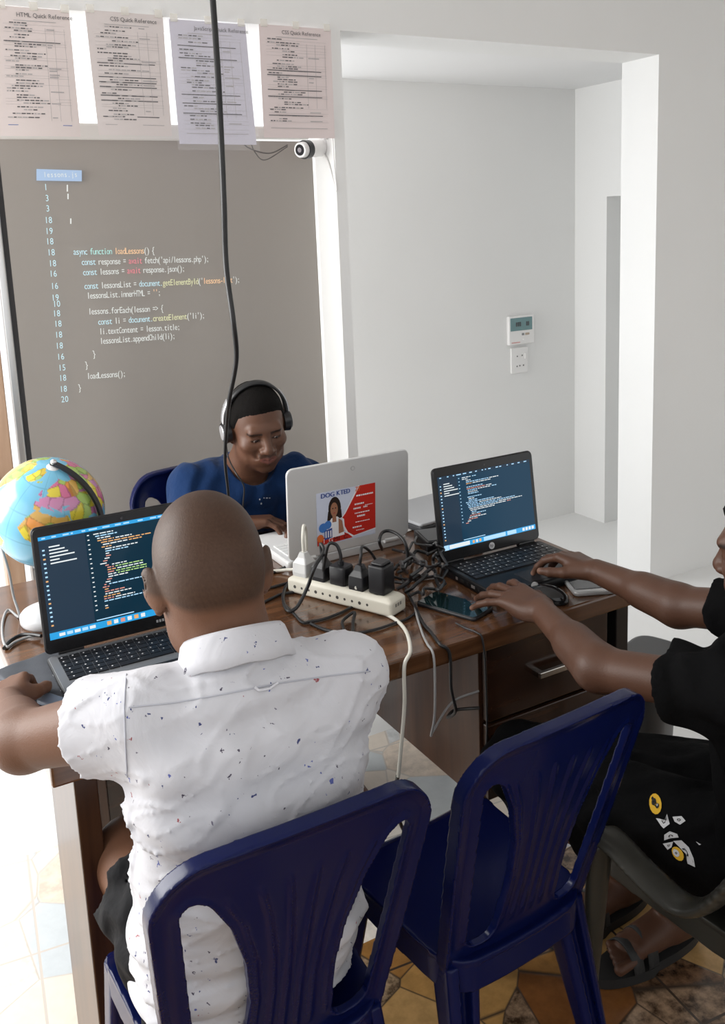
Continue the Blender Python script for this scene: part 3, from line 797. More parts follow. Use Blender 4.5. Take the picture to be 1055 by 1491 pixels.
def editor(root, up, t, tilt, w, lid, bg, side_w, seed, code_rows, task_left, bot=0.030, top=0.016, sidem=0.012):
    """a code editor picture: bars and marks on the panel"""
    x0, x1 = -w / 2 + sidem, w / 2 - sidem; y0, y1 = bot, lid - top; W, H = x1 - x0, y1 - y0
    s = MB()
    def q(u0, u1, v0, v1, z, m): s.add([(x0 + u0 * W, y0 + v0 * H, z), (x0 + u1 * W, y0 + v0 * H, z), (x0 + u1 * W, y0 + v1 * H, z), (x0 + u0 * W, y0 + v1 * H, z)], [(0, 1, 2, 3)], m, False, up)
    Z = 0.0036
    q(0, 1, 0, 1, Z, bg); z = Z + 0.0004
    q(0, 1, 0.965, 1, z, SCR_T if bg is SCR_B else SCR_S); q(0, 1, 0.0, 0.068, z, task_left if False else SCR_T)
    q(0, 0.045, 0.068, 0.965, z, SCR_S)
    if side_w > 0.06: q(0.045, side_w, 0.068, 0.965, z, SCR_S)
    z2 = z + 0.0003; rnd = random.Random(seed)
    for i in range(18): q(0.016, 0.030, 0.13 + i * 0.043, 0.145 + i * 0.043, z2, SCR_L if i % 5 else SCR_O)
    for i, ln in enumerate((0.07, 0.10, 0.12, 0.16, 0.06, 0.17)):
        q(0.055, 0.055 + ln * 0.9, 0.885 - i * 0.032, 0.897 - i * 0.032, z2, SCR_W)
    u = 0.02
    while u < 0.96:
        d = rnd.uniform(0.012, 0.05); q(u, u + d, 0.976, 0.989, z2, SCR_L); u += d + rnd.uniform(0.008, 0.06)
    for i, (ind, runs) in enumerate(code_rows):
        v = 0.925 - i * 0.0232
        if i % 1 == 0: q(side_w + 0.012, side_w + 0.024, v, v + 0.010, z2, SCR_L if bg is SCR_B2 else SCR_W) if i % 2 == 0 else None
        u = side_w + 0.05 + ind
        for ln, m in runs:
            e = u + ln
            while u < e - 0.004:
                d = min(rnd.uniform(0.012, 0.04), e - u); q(u, u + d, v, v + 0.0100, z2, m); u += d + 0.006
            u = e + 0.01
    if task_left:                                     # pale taskbar fields, icons
        q(0.0, 0.05, 0.0, 0.068, z2, SCR_L); q(0.055, 0.27, 0.008, 0.062, z2, SCR_W); q(0.42, 0.66, 0.008, 0.062, z2, SCR_L); q(0.68, 0.78, 0.008, 0.062, z2, SCR_L)
        for i, m in enumerate((SCR_O, SCR_W, SCR_O)): q(0.30 + i * 0.035, 0.322 + i * 0.035, 0.016, 0.054, z2 + 0.0002, m)
        for i in range(4): q(0.85 + i * 0.035, 0.875 + i * 0.035, 0.014, 0.056, z2 + 0.0002, SCR_W)
    else:
        for i, m in enumerate((SCR_O, SCR_W, SCR_R, SCR_W, SCR_O, SCR_W)): q(0.34 + i * 0.042, 0.366 + i * 0.042, 0.016, 0.054, z2, m)
        for i in range(5): q(0.055 + i * 0.045, 0.09 + i * 0.045, 0.02, 0.05, z2, SCR_L if i % 2 else SCR_W)
        for i in range(3): q(0.78 + i * 0.055, 0.815 + i * 0.055, 0.024, 0.042, z2, SCR_L)
    q(side_w + 0.01, side_w + 0.24, 0.082, 0.092, z2, SCR_L)
    lid_part(root, s, 'display', t, tilt)

W_, O_, R_, G_, L_ = SCR_W, SCR_O, SCR_R, SCR_G, SCR_L
rowsA = [(0, [(.12, W_)]), (0.01, [(.14, L_)]), (0.02, [(.08, W_)]), (0.02, [(.1, O_), (.1, W_)]), (0.04, [(.24, O_), (.06, O_)]), (0.05, [(.15, W_), (.08, O_)]), (0.04, [(.06, O_)]), (0.06, [(.2, W_)]), (0.06, [(.14, L_)]), (0.06, [(.03, W_)]), (0.06, [(.03, R_)]), (0.05, [(.03, W_)]), (0.04, [(.03, R_)]), (0.02, [(.04, W_)]), (0.05, [(.03, R_), (.1, W_)]), (0.06, [(.04, R_), (.17, G_)]), (0.06, [(.05, O_), (.16, W_)]), (0.06, [(.04, R_), (.2, G_)]), (0.06, [(.05, W_), (.18, G_)]), (0.06, [(.12, W_)]), (0.05, [(.03, R_)]), (0.04, [(.03, W_)]), (0.03, [(.02, R_), (.22, L_)]), (0.02, [(.04, R_)]), (0.03, [(.03, O_)]), (0.03, [(.12, R_)]), (0.03, [(.16, W_)]), (0.02, [(.1, O_)]), (0.02, [(.06, R_), (.12, W_)]), (0.02, [(.3, L_)]), (0, []), (0.02, [(.02, W_)]), (0.02, [(.02, O_)])]
rowsB = [(0, [(.1, W_), (.04, L_)]), (0.0, [(.06, W_)]), (0.04, [(.05, W_)]), (0.04, [(.24, L_), (.1, W_)]), (0.04, [(.06, O_), (.2, W_)]), (0.0, []), (0.04, [(.18, L_)]), (0.04, [(.2, R_), (.06, W_)]), (0.05, [(.1, L_), (.14, W_), (.05, L_)]), (0.05, [(.1, W_)]), (0.05, [(.11, L_)]), (0.0, []), (0.04, [(.15, L_)]), (0.05, [(.06, W_)]), (0.05, [(.09, L_)]), (0.02, [(.3, L_)]), (0.03, [(.12, L_), (.24, W_)]), (0.04, [(.3, L_), (.2, L_)]), (0.04, [(.32, L_), (.26, W_)]), (0.05, [(.4, W_), (.04, R_)]), (0.06, [(.26, W_)]), (0.07, [(.05, L_)]), (0.07, [(.04, W_), (.1, L_)]), (0.05, [(.12, R_)]), (0.04, [(.18, W_)]), (0.03, [(.1, R_)]), (0.02, [(.04, W_)]), (0.0, [(.03, R_)])]

DARKG = mat('black_laptop_shell', (0.008, 0.008, 0.009), 0.3, spec=0.35); GREYD = mat('grey_laptop_deck', (0.20, 0.21, 0.225), 0.35, 0.3)
BEZ = mat('glossy_black_bezel', (0.008, 0.008, 0.009), 0.18)
tl = 0.10
la, up, t = laptop('laptop', 'black laptop with a grey keyboard deck in front of the man in the speckled shirt', (0.442, 1.83, 0.750), 0.362, 0.235, 0.262, tl, DARKG, GREYD, DARKG, BEZ)
editor(la, up, t, tl, 0.362, 0.262, SCR_B, 0.27, 3, rowsA, False, bot=0.034)
mk = MB()
for i in range(8): mk.box((0.050 + i * 0.0062, 0.0, 0), (0.0042, 0.0055, 0.0006), mat('bezel_letter_grey', (0.35, 0.35, 0.36), 0.5), up @ Matrix.Translation((0, 0.020, 0.0036)))
lid_part(la, mk, 'bezel_lettering', t, tl)
lid_part(la, MB().cyl((0, 0.254, 0.0032), (0, 0.254, 0.0038), 0.0025, GLASS, M=up), 'webcam', t, tl)
tr = 0.13
lr, up, t = laptop('laptop', 'black laptop with a round logo whose keyboard two dark hands are typing on', (1.350, 1.792, 0.750), 0.312, 0.226, 0.236, tr, DARKG, DARKG, DARKG, BEZ, rz=0.0)
editor(lr, up, t, tr, 0.312, 0.236, SCR_B2, 0.20, 8, rowsB, True, bot=0.034, top=0.018)
lg = MB(); ring = [(0.0085 * math.cos(a), 0.0085 * math.sin(a)) for a in np.linspace(0, 2 * PI, 25)[:-1]]
LOGO = mat('logo_silver', (0.62, 0.62, 0.63), 0.3, 0.6); ml = up @ Matrix.Translation((0, 0.0185, 0.0036))
lg.cyl((0, 0, 0), (0, 0, 0.0005), 0.0088, LOGO, M=ml)
put_text(lg, 'hp', -0.0062, -0.0024, 0.0115, BLK, ml @ Matrix.Translation((0, 0, 0.0007)), sx=0.95)
lid_part(lr, lg, 'round_logo', t, tr)
lid_part(lr, MB().cyl((0, 0.227, 0.0032), (0, 0.227, 0.0038), 0.0025, GLASS, M=up), 'webcam', t, tr)
SIL = mat('silver_white_shell', (0.66, 0.66, 0.655), 0.33, 0.25); SILD = mat('silver_white_deck', (0.70, 0.70, 0.70), 0.4)
ts = 0.06
ls, up, t = laptop('laptop', 'silver white laptop seen from behind with a red and white sticker on its lid', (1.068, 2.03, 0.750), 0.356, 0.245, 0.244, ts, SIL, SILD, SIL, SIL, rz=PI, key_m=mat('white_key', (0.74, 0.74, 0.73), 0.45), lid_r=0.018)
editor(ls, up, t, ts, 0.356, 0.244, SCR_B2, 0.2, 5, rowsB, True)
# sticker on the outside of the lid (the outside faces local +y, so u runs along local -x)
def st_xz(px, py):
    d = _r * ((px - P_X) / F_PX) - _u * ((py - P_Y) / F_PX) + _f
    p = d * (2.018 / d.y) + Vector((0, 0, 1.6)); return (p.x - 1.068, p.z - 0.772)
bk = Matrix(((-1, 0, 0, 0), (0, 0, 1, 0.0073), (0, 1, 0, 0), (0, 0, 0, 1)))     # (u, v, lift) -> lid local
stw = empty('sticker_root'); bpy.data.objects.remove(stw)
S0, S1 = -0.098, 0.074; V0, V1 = 0.030, 0.172; SW, SH = S1 - S0, V1 - V0
def sq(mb, pts, m, z): mb.add([(S0 + u * SW, V0 + v * SH, z) for u, v in pts], [tuple(range(len(pts)))], m, False, bk)
ink = lambda n, c, r=0.35: mat('sticker_' + n, c, r)
st = MB(); bl = ink('pale_blue', (0.62, 0.66, 0.78)); rd = ink('red', (0.55, 0.028, 0.018)); wh = ink('white', (0.84, 0.84, 0.86)); nv = ink('navy', (0.035, 0.075, 0.30)); hr = ink('hair', (0.025, 0.015, 0.012)); sk = ink('skin', (0.36, 0.17, 0.10)); og = ink('orange', (0.70, 0.16, 0.04)); bb = ink('blue', (0.06, 0.20, 0.55))
sq(st, [(0, 0), (1, 0), (1, 1), (0, 1)], bl, 0.0004)
def ell_pts(cx, cy, rx, ry, a0=0, a1=2 * PI, n=20): return [(cx + rx * math.cos(a0 + (a1 - a0) * i / n), cy + ry * math.sin(a0 + (a1 - a0) * i / n)) for i in range(n)]
sq(st, [(0.70, 1), (1, 1), (1, 0.1), (0.58, 0.04), (0.49, 0.14), (0.44, 0.28), (0.43, 0.42), (0.40, 0.46), (0.46, 0.52)], wh, 0.0006)
sq(st, [(0.73, 1), (1, 1), (1, 0.12), (0.62, 0.06), (0.52, 0.15), (0.465, 0.28), (0.455, 0.42), (0.425, 0.45), (0.48, 0.52)], rd, 0.0008)
sq(st, [(0, 0), (0.60, 0.03), (0.52, 0.12), (0.44, 0.17), (0, 0.13)], rd, 0.0010)
sq(st, ell_pts(0.30, 0.66, 0.105, 0.22), hr, 0.0011); sq(st, [(0.19, 0.62), (0.41, 0.62), (0.42, 0.46), (0.17, 0.44)], hr, 0.0012)
sq(st, [(0.14, 0.10), (0.46, 0.12), (0.42, 0.40), (0.34, 0.50), (0.24, 0.48), (0.16, 0.34)], wh, 0.0013)
sq(st, [(0.36, 0.16), (0.45, 0.18), (0.42, 0.40), (0.36, 0.46)], sk, 0.0014)
sq(st, ell_pts(0.29, 0.64, 0.062, 0.135), sk, 0.0015); sq(st, [(0.255, 0.40), (0.325, 0.40), (0.32, 0.54), (0.26, 0.54)], sk, 0.0014)
for ex in (0.267, 0.313): sq(st, ell_pts(ex, 0.665, 0.013, 0.012, n=8), hr, 0.0017)
sq(st, ell_pts(0.29, 0.575, 0.02, 0.01, n=10), ink('lip', (0.40, 0.06, 0.05)), 0.0017)
sq(st, ell_pts(0.10, 0.33, 0.07, 0.09), bb, 0.0014); sq(st, ell_pts(0.18, 0.37, 0.06, 0.08), bb, 0.0015)
sq(st, [(0.12, 0.09), (0.25, 0.11), (0.25, 0.30), (0.12, 0.27)], nv, 0.0016)
for i in range(3): sq(st, [(0.135 + i * 0.04, 0.13), (0.155 + i * 0.04, 0.13), (0.155 + i * 0.04, 0.26), (0.135 + i * 0.04, 0.25)], wh, 0.0017)
sq(st, ell_pts(0.05, 0.14, 0.055, 0.075), og, 0.0017)
def stt(txt, u, v, size, m, z=0.0019, sx=1.0, rot=0.0): put_text(st, txt, S0 + u * SW, V0 + v * SH, size, m, bk, sx=sx, z=z, rot=rot)
for dz_ in (0.0, 0.006):
    stt('DOG', 0.07 + dz_, 0.895, 0.0175, nv, sx=1.0, z=0.0019 + dz_ * 0.01); stt('KTED', 0.33 + dz_, 0.900, 0.0175, nv, sx=0.90, z=0.0019 + dz_ * 0.01); stt('Z7', 0.645 + dz_, 0.905, 0.0175, og, sx=0.7, z=0.0019 + dz_ * 0.01)
for i, (t_, m) in enumerate((('I', wh), ('G', wh), ('M', hr), ('I', hr), ('C', hr))): stt(t_, 0.10 + i * 0.085, 0.035, 0.0165, m, sx=1.1)
rr = random.Random(2)
for v, u0, u1, h in ((0.80, 0.67, 0.96, 0.028), (0.64, 0.64, 0.80, 0.030), (0.60, 0.82, 0.95, 0.012), (0.56, 0.62, 0.74, 0.03), (0.56, 0.79, 0.86, 0.03), (0.47, 0.64, 0.90, 0.022), (0.40, 0.68, 0.82, 0.032), (0.30, 0.65, 0.90, 0.016), (0.20, 0.60, 0.76, 0.028), (0.14, 0.66, 0.80, 0.014)):
    u = u0
    while u < u1: d = rr.uniform(0.012, 0.03); sq(st, [(u, v), (min(u + d, u1), v), (min(u + d, u1), v + h), (u, v + h)], wh, 0.0010); u += d + 0.008
lid_part(ls, st, 'sticker', t, ts)
lid_part(ls, MB().cyl((0.008, 0.222, 0.0), (0.008, 0.222, 0.0012), 0.006, mat('lid_emblem', (0.5, 0.5, 0.5), 0.3, 0.5), M=bk).cyl((0.008, 0.222, 0.0010), (0.008, 0.222, 0.0016), 0.0042, SIL, M=bk), 'lid_emblem', t, ts)

# ---------------------------------------------------------------- globe
GC, GR = Vector((0.332, 2.060, 1.006)), 0.122
gl = empty('globe', (0.318, 2.07, 0.75)); tag(gl, 'blue desk globe with colourful countries at the left end of the desk', 'globe')
lands = [
 [(-17,15),(-16,28),(-6,36),(10,37),(20,32),(32,31),(43,12),(51,11),(40,-5),(40,-16),(35,-24),(27,-34),(18,-34),(12,-18),(9,4),(-8,4)],
 [(-10,36),(-9,44),(-1,46),(-4,48),(2,51),(8,54),(10,58),(5,60),(14,68),(28,71),(45,68),(60,68),(60,50),(48,42),(40,41),(28,41),(24,36),(20,40),(13,45),(17,39),(12,42),(3,43),(-1,37),(-5,36)],
 [(60,68),(80,73),(105,77),(140,73),(170,69),(178,66),(160,60),(140,55),(130,42),(122,38),(121,28),(108,20),(105,10),(100,13),(98,8),(92,22),(80,10),(73,20),(67,25),(57,26),(56,18),(45,13),(35,29),(36,36),(28,37),(40,41),(48,42),(60,50)],
 [(-55,60),(-45,60),(-22,70),(-20,80),(-40,83),(-65,80),(-55,70)], [(-8,51),(0,51),(-3,58),(-6,57)], [(-24,64),(-14,64),(-15,66),(-23,66)],
 [(-165,65),(-155,71),(-125,70),(-95,72),(-80,73),(-65,60),(-55,52),(-65,45),(-75,38),(-81,26),(-84,30),(-97,26),(-97,18),(-87,20),(-83,9),(-105,20),(-117,32),(-124,42),(-130,55),(-150,60)],
 [(-80,9),(-72,12),(-60,8),(-50,0),(-35,-6),(-39,-18),(-48,-27),(-58,-38),(-68,-52),(-73,-50),(-71,-30),(-70,-18),(-81,-5)]]
nl, nw = 150, 300
th = np.linspace(0, PI, nl + 1); ph = np.linspace(0, 2 * PI, nw + 1)[:-1]
T, Pm = np.meshgrid(th, ph, indexing='ij')
lat = 90 - np.degrees(T); lon = np.degrees(Pm); lon = np.where(lon > 180, lon - 360, lon)
lon = lon + 2.2 * np.sin(np.radians(lat * 9)) + 1.5 * np.sin(np.radians(lon * 11)); la2 = lat + 1.6 * np.sin(np.radians(lon * 8))
land = np.zeros(lat.shape, bool)
for pg in lands:
    ins = np.zeros(lat.shape, bool); j = len(pg) - 1
    for i in range(len(pg)):
        (xi, yi), (xj, yj) = pg[i], pg[j]
        ins ^= ((yi > la2) != (yj > la2)) & (lon < (xj - xi) * (la2 - yi) / (yj - yi + 1e-9) + xi); j = i
    land |= ins
rs_ = np.random.RandomState(11); sites = np.stack([rs_.uniform(-180, 180, 260), rs_.uniform(-60, 80, 260)], 1)
pal = np.array([(0.72, 0.60, 0.06), (0.62, 0.46, 0.05), (0.75, 0.30, 0.06), (0.62, 0.16, 0.30), (0.58, 0.24, 0.42), (0.36, 0.52, 0.12), (0.66, 0.40, 0.10), (0.50, 0.18, 0.36)])
best = np.full(lat.shape, 1e9); own = np.zeros(lat.shape, int); sec = np.full(lat.shape, 1e9)
for i, (sx_, sy_) in enumerate(sites):
    d = ((lon - sx_) * np.cos(np.radians(lat))) ** 2 + (lat - sy_) ** 2
    m_ = d < best; sec = np.where(m_, best, np.minimum(sec, d)); own = np.where(m_, i, own); best = np.where(m_, d, best)
idx = rs_.randint(0, 8, 260)
# Europe and the near east are printed mostly in pinks, Africa and the Americas in yellows and oranges
for i, (sx_, sy_) in enumerate(sites):
    if 34 < sy_ < 62 and -12 < sx_ < 70: idx[i] = rs_.choice([3, 4, 7, 5, 0, 3])
    elif sy_ < 36 and sx_ < 60: idx[i] = rs_.choice([0, 1, 2, 6, 0, 5])
    elif sx_ < -20: idx[i] = rs_.choice([0, 1, 5])
col = np.where(land[..., None], pal[idx[own]], np.array((0.17, 0.47, 0.66)))
grat = (np.abs((lat + 7.5) % 15 - 7.5) < 0.35) | (np.abs((np.degrees(Pm) + 7.5) % 15 - 7.5) < 0.4)
col = np.where((grat & ~land)[..., None], col * 0.78, col)
edge = land & (np.sqrt(sec) - np.sqrt(best) < 0.9); col = np.where(edge[..., None], col * 0.62, col)
V = np.stack([np.sin(T) * np.cos(Pm), np.sin(T) * np.sin(Pm), np.cos(T)], -1).reshape(-1, 3) * GR
Qd = np.array([(i * nw + j, (i + 1) * nw + j, (i + 1) * nw + (j + 1) % nw, i * nw + (j + 1) % nw) for i in range(nl) for j in range(nw)])
gm = vcol_mat('globe_print', 0.22, 0.5); gm.node_tree.nodes['Principled BSDF'].inputs['Coat Weight'].default_value = 0.4
ball = quads_object('sphere', V, Qd, gm, gl, lambda V_: col.reshape(-1, 3))
rt_, tw_ = Vector((0.98, -0.19, 0)), Vector((-0.19, -0.98, 0))
ax = (Vector((0, 0, 1)) * math.cos(0.42) + (rt_ * 0.42 + tw_ * 0.9).normalized() * math.sin(0.42)).normalized()
MG = Matrix.Identity(4)
xg = (tw_ - ax * tw_.dot(ax)).normalized(); yg = ax.cross(xg)      # xg faces the viewer
lon0 = math.radians(12); xd = xg * math.cos(lon0) - yg * math.sin(lon0) * 1.0; xd = (xg * math.cos(-lon0) + yg * math.sin(-lon0)); yd = ax.cross(xd)
for r_ in range(3): MG[r_][0], MG[r_][1], MG[r_][2], MG[r_][3] = xd[r_], yd[r_], ax[r_], (GC - Vector(gl.location))[r_]
ball.matrix_local = MG
gc = GC - Vector(gl.location)
side = (rt_ * 0.80 + tw_ * 0.52); side = (side - ax * side.dot(ax)).normalized()
arc = [gc + (ax * math.cos(a) + side * math.sin(a)) * (GR * 1.075) for a in np.linspace(-0.04, PI + 0.04, 30)]
nrm = ax.cross(side).normalized(); rings = []
for i, p in enumerate(arc):
    o_ = (p - gc).normalized()
    rings.append([tuple(p + o_ * a + nrm * b) for a, b in ((-0.003, -0.006), (0.003, -0.006), (0.003, 0.006), (-0.003, 0.006))])
MB().loft(rings, BLK, smooth=False).build('meridian_arm', gl)
MB().cyl(gc + ax * GR * 0.985, gc + ax * GR * 1.02, 0.016, WP, 0.008).cyl(gc + ax * GR * 1.0, gc + ax * GR * 1.11, 0.004, ALLOY).sphere(tuple(gc + ax * GR * 1.10), 0.007, ALLOY, 8).build('pole_cap', gl)
MB().lathe([(0.0, 0.0), (0.066, 0.0), (0.069, 0.006), (0.069, 0.02), (0.064, 0.026), (0.045, 0.034), (0.02, 0.042), (0.012, 0.06), (0.011, 0.125), (0.0, 0.127)], mat('pale_grey_stand', (0.48, 0.48, 0.49), 0.3)).build('stand', gl)
MB().tube([tuple(gc - ax * GR * 1.08), tuple(gc - ax * GR * 1.05 + Vector((-0.02, 0.0, -0.02))), (0, 0, 0.12)], 0.007, BLK).build('lower_bracket', gl)
# ---------------------------------------------------------------- moulded plastic chairs
BLUE = add_bump(mat('navy_blue_plastic', (0.0030, 0.0060, 0.046), 0.22, spec=0.2), 14, 0.04, 0.004)
OLIV = add_bump(mat('grey_olive_plastic', (0.032, 0.031, 0.026), 0.32, spec=0.35), 14, 0.04, 0.004)
NAVY2 = mat('dark_navy_plastic', (0.012, 0.017, 0.060), 0.3)

def splat_half(z):              # half width of the middle splat at height z (the back is vase shaped)
    return np.interp(z, [0.43, 0.50, 0.58, 0.66, 0.74, 0.80, 0.83], [0.074, 0.068, 0.064, 0.074, 0.098, 0.130, 0.146])

def chair_back(m, parent, top=0.872):
    f = Field((-0.24, -0.31, 0.36), (0.24, -0.05, 0.90), 0.0031, fy=[(-0.4, 0.0, 0.0017)])
    def fn(x, y, z):
        # outline of the whole back, rounded top corners
        hw = np.interp(z, [0.36, 0.46, 0.62, 0.80, 0.90], [0.160, 0.168, 0.186, 0.203, 0.205])
        r = 0.07
        ztop = top - 0.10 * (np.abs(x) / 0.21) ** 4 * 0.25
        u = np.abs(x) - (hw - r); v = z - (ztop - r)
        dout = np.sqrt(np.maximum(u, 0) ** 2 + np.maximum(v, 0) ** 2) + np.minimum(np.maximum(u, v), 0) - r
        dout = np.maximum(dout, 0.385 + 0.03 * (np.abs(x) / 0.2) ** 2 - z)
        # two side openings
        s = splat_half(z)
        hu = np.maximum(s - np.abs(x), np.abs(x) - (hw - 0.038))
        hv = np.maximum(z - (top - 0.062 - 0.20 * np.maximum(np.abs(x) - 0.11, 0) ** 1.0 * 0.4), 0.455 - z)
        a, b = hu + 0.022, hv + 0.022
        hole = np.sqrt(np.maximum(a, 0) ** 2 + np.maximum(b, 0) ** 2) + np.minimum(np.maximum(a, b), 0) - 0.022
        shape = np.maximum(dout, -hole)
        yc = -0.118 - (z - 0.43) * 0.29 + 0.55 * np.maximum(np.abs(x) - 0.03, 0) ** 2
        near = np.minimum(np.abs(dout), np.abs(hole))
        t = 0.0042 + 0.006 * np.exp(-(np.abs(dout) / 0.011) ** 2) + 0.0038 * np.exp(-(np.abs(hole) / 0.008) ** 2)
        rib = 0
        for q in (0.16, 0.48, 0.84):
            rib = rib + np.exp(-((np.abs(x) - q * s) / 0.0042) ** 2)
        rib = rib * np.clip((0.80 - z) / 0.02, 0, 1) * np.clip((z - 0.47) / 0.02, 0, 1) * np.clip((s - 0.004 - np.abs(x)) / 0.006, 0, 1)
        t2 = t + 0.0030 * np.clip(rib, 0, 1)
        wgt = 1 / (1 + np.exp((y - yc) / 0.0015)); sl = np.abs(y - yc) - (t2 * wgt + t * (1 - wgt))
        # the top rail and the posts roll forward at the rim
        roll = np.maximum(np.abs(y - (yc + 0.006)) - 0.0115, np.abs(dout + 0.0042) - 0.0046)
        d = np.maximum(shape, sl)
        k = 0.008; h = np.maximum(k - np.abs(d + 0.0 - sl * 0 - shape * 0), 0) * 0
        return np.minimum(d, np.maximum(roll, -(z - 0.42)))
    f._apply(fn, np.array((-0.235, -0.305, 0.365)), np.array((0.235, -0.055, 0.895)), 0.0, 'add')
    return f.build('backrest', m, parent)

def chair_seat(m, parent):
    f = Field((-0.25, -0.25, 0.36), (0.25, 0.27, 0.47), 0.0042, fz=[(0.3, 0.5, 0.0022)])
    def fn(x, y, z):
        hx = 0.205 - 0.012 * (y < -5); hw = np.interp(y, [-0.22, 0.22], [0.160, 0.192]); r = 0.06
        u = np.abs(x) - (hw - r); v = np.abs(y - 0.040) - (0.176 - r)
        do = np.sqrt(np.maximum(u, 0) ** 2 + np.maximum(v, 0) ** 2) + np.minimum(np.maximum(u, v), 0) - r
        zc = 0.432 - 0.014 * np.exp(-(x * x + (y + 0.03) ** 2) / 0.02) - 0.03 * np.clip((y - 0.17) / 0.05, 0, 1) ** 2 + 0.01 * (np.abs(x) / 0.2) ** 3
        top = np.maximum(do, np.abs(z - zc) - 0.0048)
        skirt = np.maximum(np.abs(do + 0.006) - 0.005, np.maximum(z - zc, zc - 0.055 - z))
        return np.minimum(top, skirt)
    f._apply(fn, np.array((-0.245, -0.245, 0.365)), np.array((0.245, 0.265, 0.465)), 0.0, 'add')
    return f.build('seat', m, parent)

def chair_leg(m, parent, sx, sy, zt=0.44):
    a = np.array((sx * (0.128 if sy < 0 else 0.150), -0.095 if sy < 0 else 0.175, zt - 0.02)); b = np.array((sx * (0.175 if sy < 0 else 0.190), -0.185 if sy < 0 else 0.225, 0.0))
    lo, hi = np.minimum(a, b) - 0.06, np.maximum(a, b) + 0.06; lo[2] = -0.01
    f = Field(lo, hi, 0.0034, fz=())
    def fn(x, y, z):
        t = np.clip((a[2] - z) / a[2], -0.1, 1.0); cx = a[0] + (b[0] - a[0]) * t; cy = a[1] + (b[1] - a[1]) * t
        w = 0.036 - 0.017 * t
        qx, qy = np.abs(x - cx) - w + 0.012, np.abs(y - cy) - w * 0.8 + 0.012
        d = np.sqrt(np.maximum(qx, 0) ** 2 + np.maximum(qy, 0) ** 2) + np.minimum(np.maximum(qx, qy), 0) - 0.012
        g = np.maximum(np.abs(x - cx) - w * 0.36, (sy * (y - cy)) * -1 + w * 0.15) if sy < 0 else np.maximum(np.abs(x - cx) - w * 0.36, -(y - cy) + w * 0.15)
        d = np.maximum(d, -g)                                      # open channel on the outside
        return np.maximum(np.maximum(d, z - a[2] - 0.005), -z)
    f._apply(fn, lo + 0.006, hi - 0.006, 0.0, 'add')
    return f.build('leg', m, parent)

def make_chair(name, m, label, group):
    root = empty(name); tag(root, label, 'chair', group)
    chair_seat(m, root); chair_back(m, root)
    for sx in (-1, 1):
        for sy in (-1, 1): chair_leg(m, root, sx, sy)
    return root

ch = make_chair('plastic_chair', BLUE, 'navy blue plastic chair that the man in the speckled shirt sits on', 'blue plastic chairs')
ch.location = (0.421, 1.19, 0)
c2 = copy_tree(ch); c2.location = (0.848, 1.195, 0); c2.rotation_euler = (0, 0, 0.06); c2.scale = (0.93, 1, 1)
c2['label'] = 'empty navy blue plastic chair in front of the desk drawers'
c3 = copy_tree(ch); c3.location = (0.86, 2.33, 0); c3.rotation_euler = (0, 0, PI); c3.scale = (1.12, 1.02, 1.06)
c3['label'] = 'dark blue plastic chair behind the man in the headset, beside the globe'
# armchair of the man on the right: grey olive plastic
def armchair():
    root = empty('plastic_armchair', (1.345, 0.985, 0), 0.0); tag(root, 'grey olive plastic armchair under the man in the black T-shirt', 'chair')
    s = chair_seat(OLIV, root); s.scale = (1.12, 1.0, 0.93)
    # back with solid sides
    f = Field((-0.30, -0.42, 0.34), (0.30, -0.10, 0.90), 0.006)
    def fn(x, y, z):
        hw = np.interp(z, [0.36, 0.5, 0.9], [0.235, 0.262, 0.245]); r = 0.09
        u = np.abs(x) - (hw - r); v = z - (0.84 - r)
        do = np.sqrt(np.maximum(u, 0) ** 2 + np.maximum(v, 0) ** 2) + np.minimum(np.maximum(u, v), 0) - r
        do = np.maximum(do, 0.36 - z)
        slot = np.maximum(np.abs(np.mod(x + 0.045, 0.09) - 0.045) - 0.010, np.maximum(np.abs(x) - 0.15, np.abs(z - 0.62) - 0.13))
        yc = -0.19 - (z - 0.40) * 0.30 + 0.75 * x * x
        t = 0.0055 + 0.008 * np.exp(-(do / 0.012) ** 2)
        return np.maximum(np.maximum(do, -slot), np.abs(y - yc) - t)
    f._apply(fn, np.array((-0.29, -0.41, 0.35)), np.array((0.29, -0.11, 0.89)), 0.0, 'add'); f.build('backrest', OLIV, root)
    for sx in (-1, 1):
        pts = [(sx * 0.252, -0.235, 0.72), (sx * 0.262, -0.185, 0.64), (sx * 0.274, -0.125, 0.535), (sx * 0.284, -0.075, 0.497), (sx * 0.291, -0.01, 0.505), (sx * 0.298, 0.06, 0.528), (sx * 0.300, 0.092, 0.528), (sx * 0.300, 0.106, 0.500)]
        P = spline(pts, 6); f = Field((min(sx * 0.20, sx * 0.34), -0.30, 0.44), (max(sx * 0.20, sx * 0.34), 0.19, 0.78), 0.0040)
        for i in range(len(P) - 1): f.cap(P[i], P[i + 1], 0.011, 0.011, 0.004, sc=(2.6, 1.0, 1.0))
        f.build('armrest', OLIV, root)
        f = Field((min(sx * 0.22, sx * 0.36), 0.03, -0.01), (max(sx * 0.22, sx * 0.36), 0.24, 0.56), 0.004)
        f.cap((sx * 0.300, 0.098, 0.505), (sx * 0.295, 0.150, 0.0), 0.017, 0.012, 0.004, sc=(1.5, 1, 1)).half((0, 0, 0), (0, 0, -1)); f.build('leg', OLIV, root)
        l = chair_leg(OLIV, root, sx, -1); l.scale = (1.1, 1.02, 0.96)
    return root
armchair()
# ---------------------------------------------------------------- things on the desk
TOPZ = 0.750
def desk_pt(px, py, z=TOPZ):
    d = _r * ((px - P_X) / F_PX) - _u * ((py - P_Y) / F_PX) + _f
    t = (z - 1.6) / d.z; p = d * t; return (p.x, p.y, z)
CREAM = mat('cream_plastic', (0.62, 0.59, 0.50), 0.38)
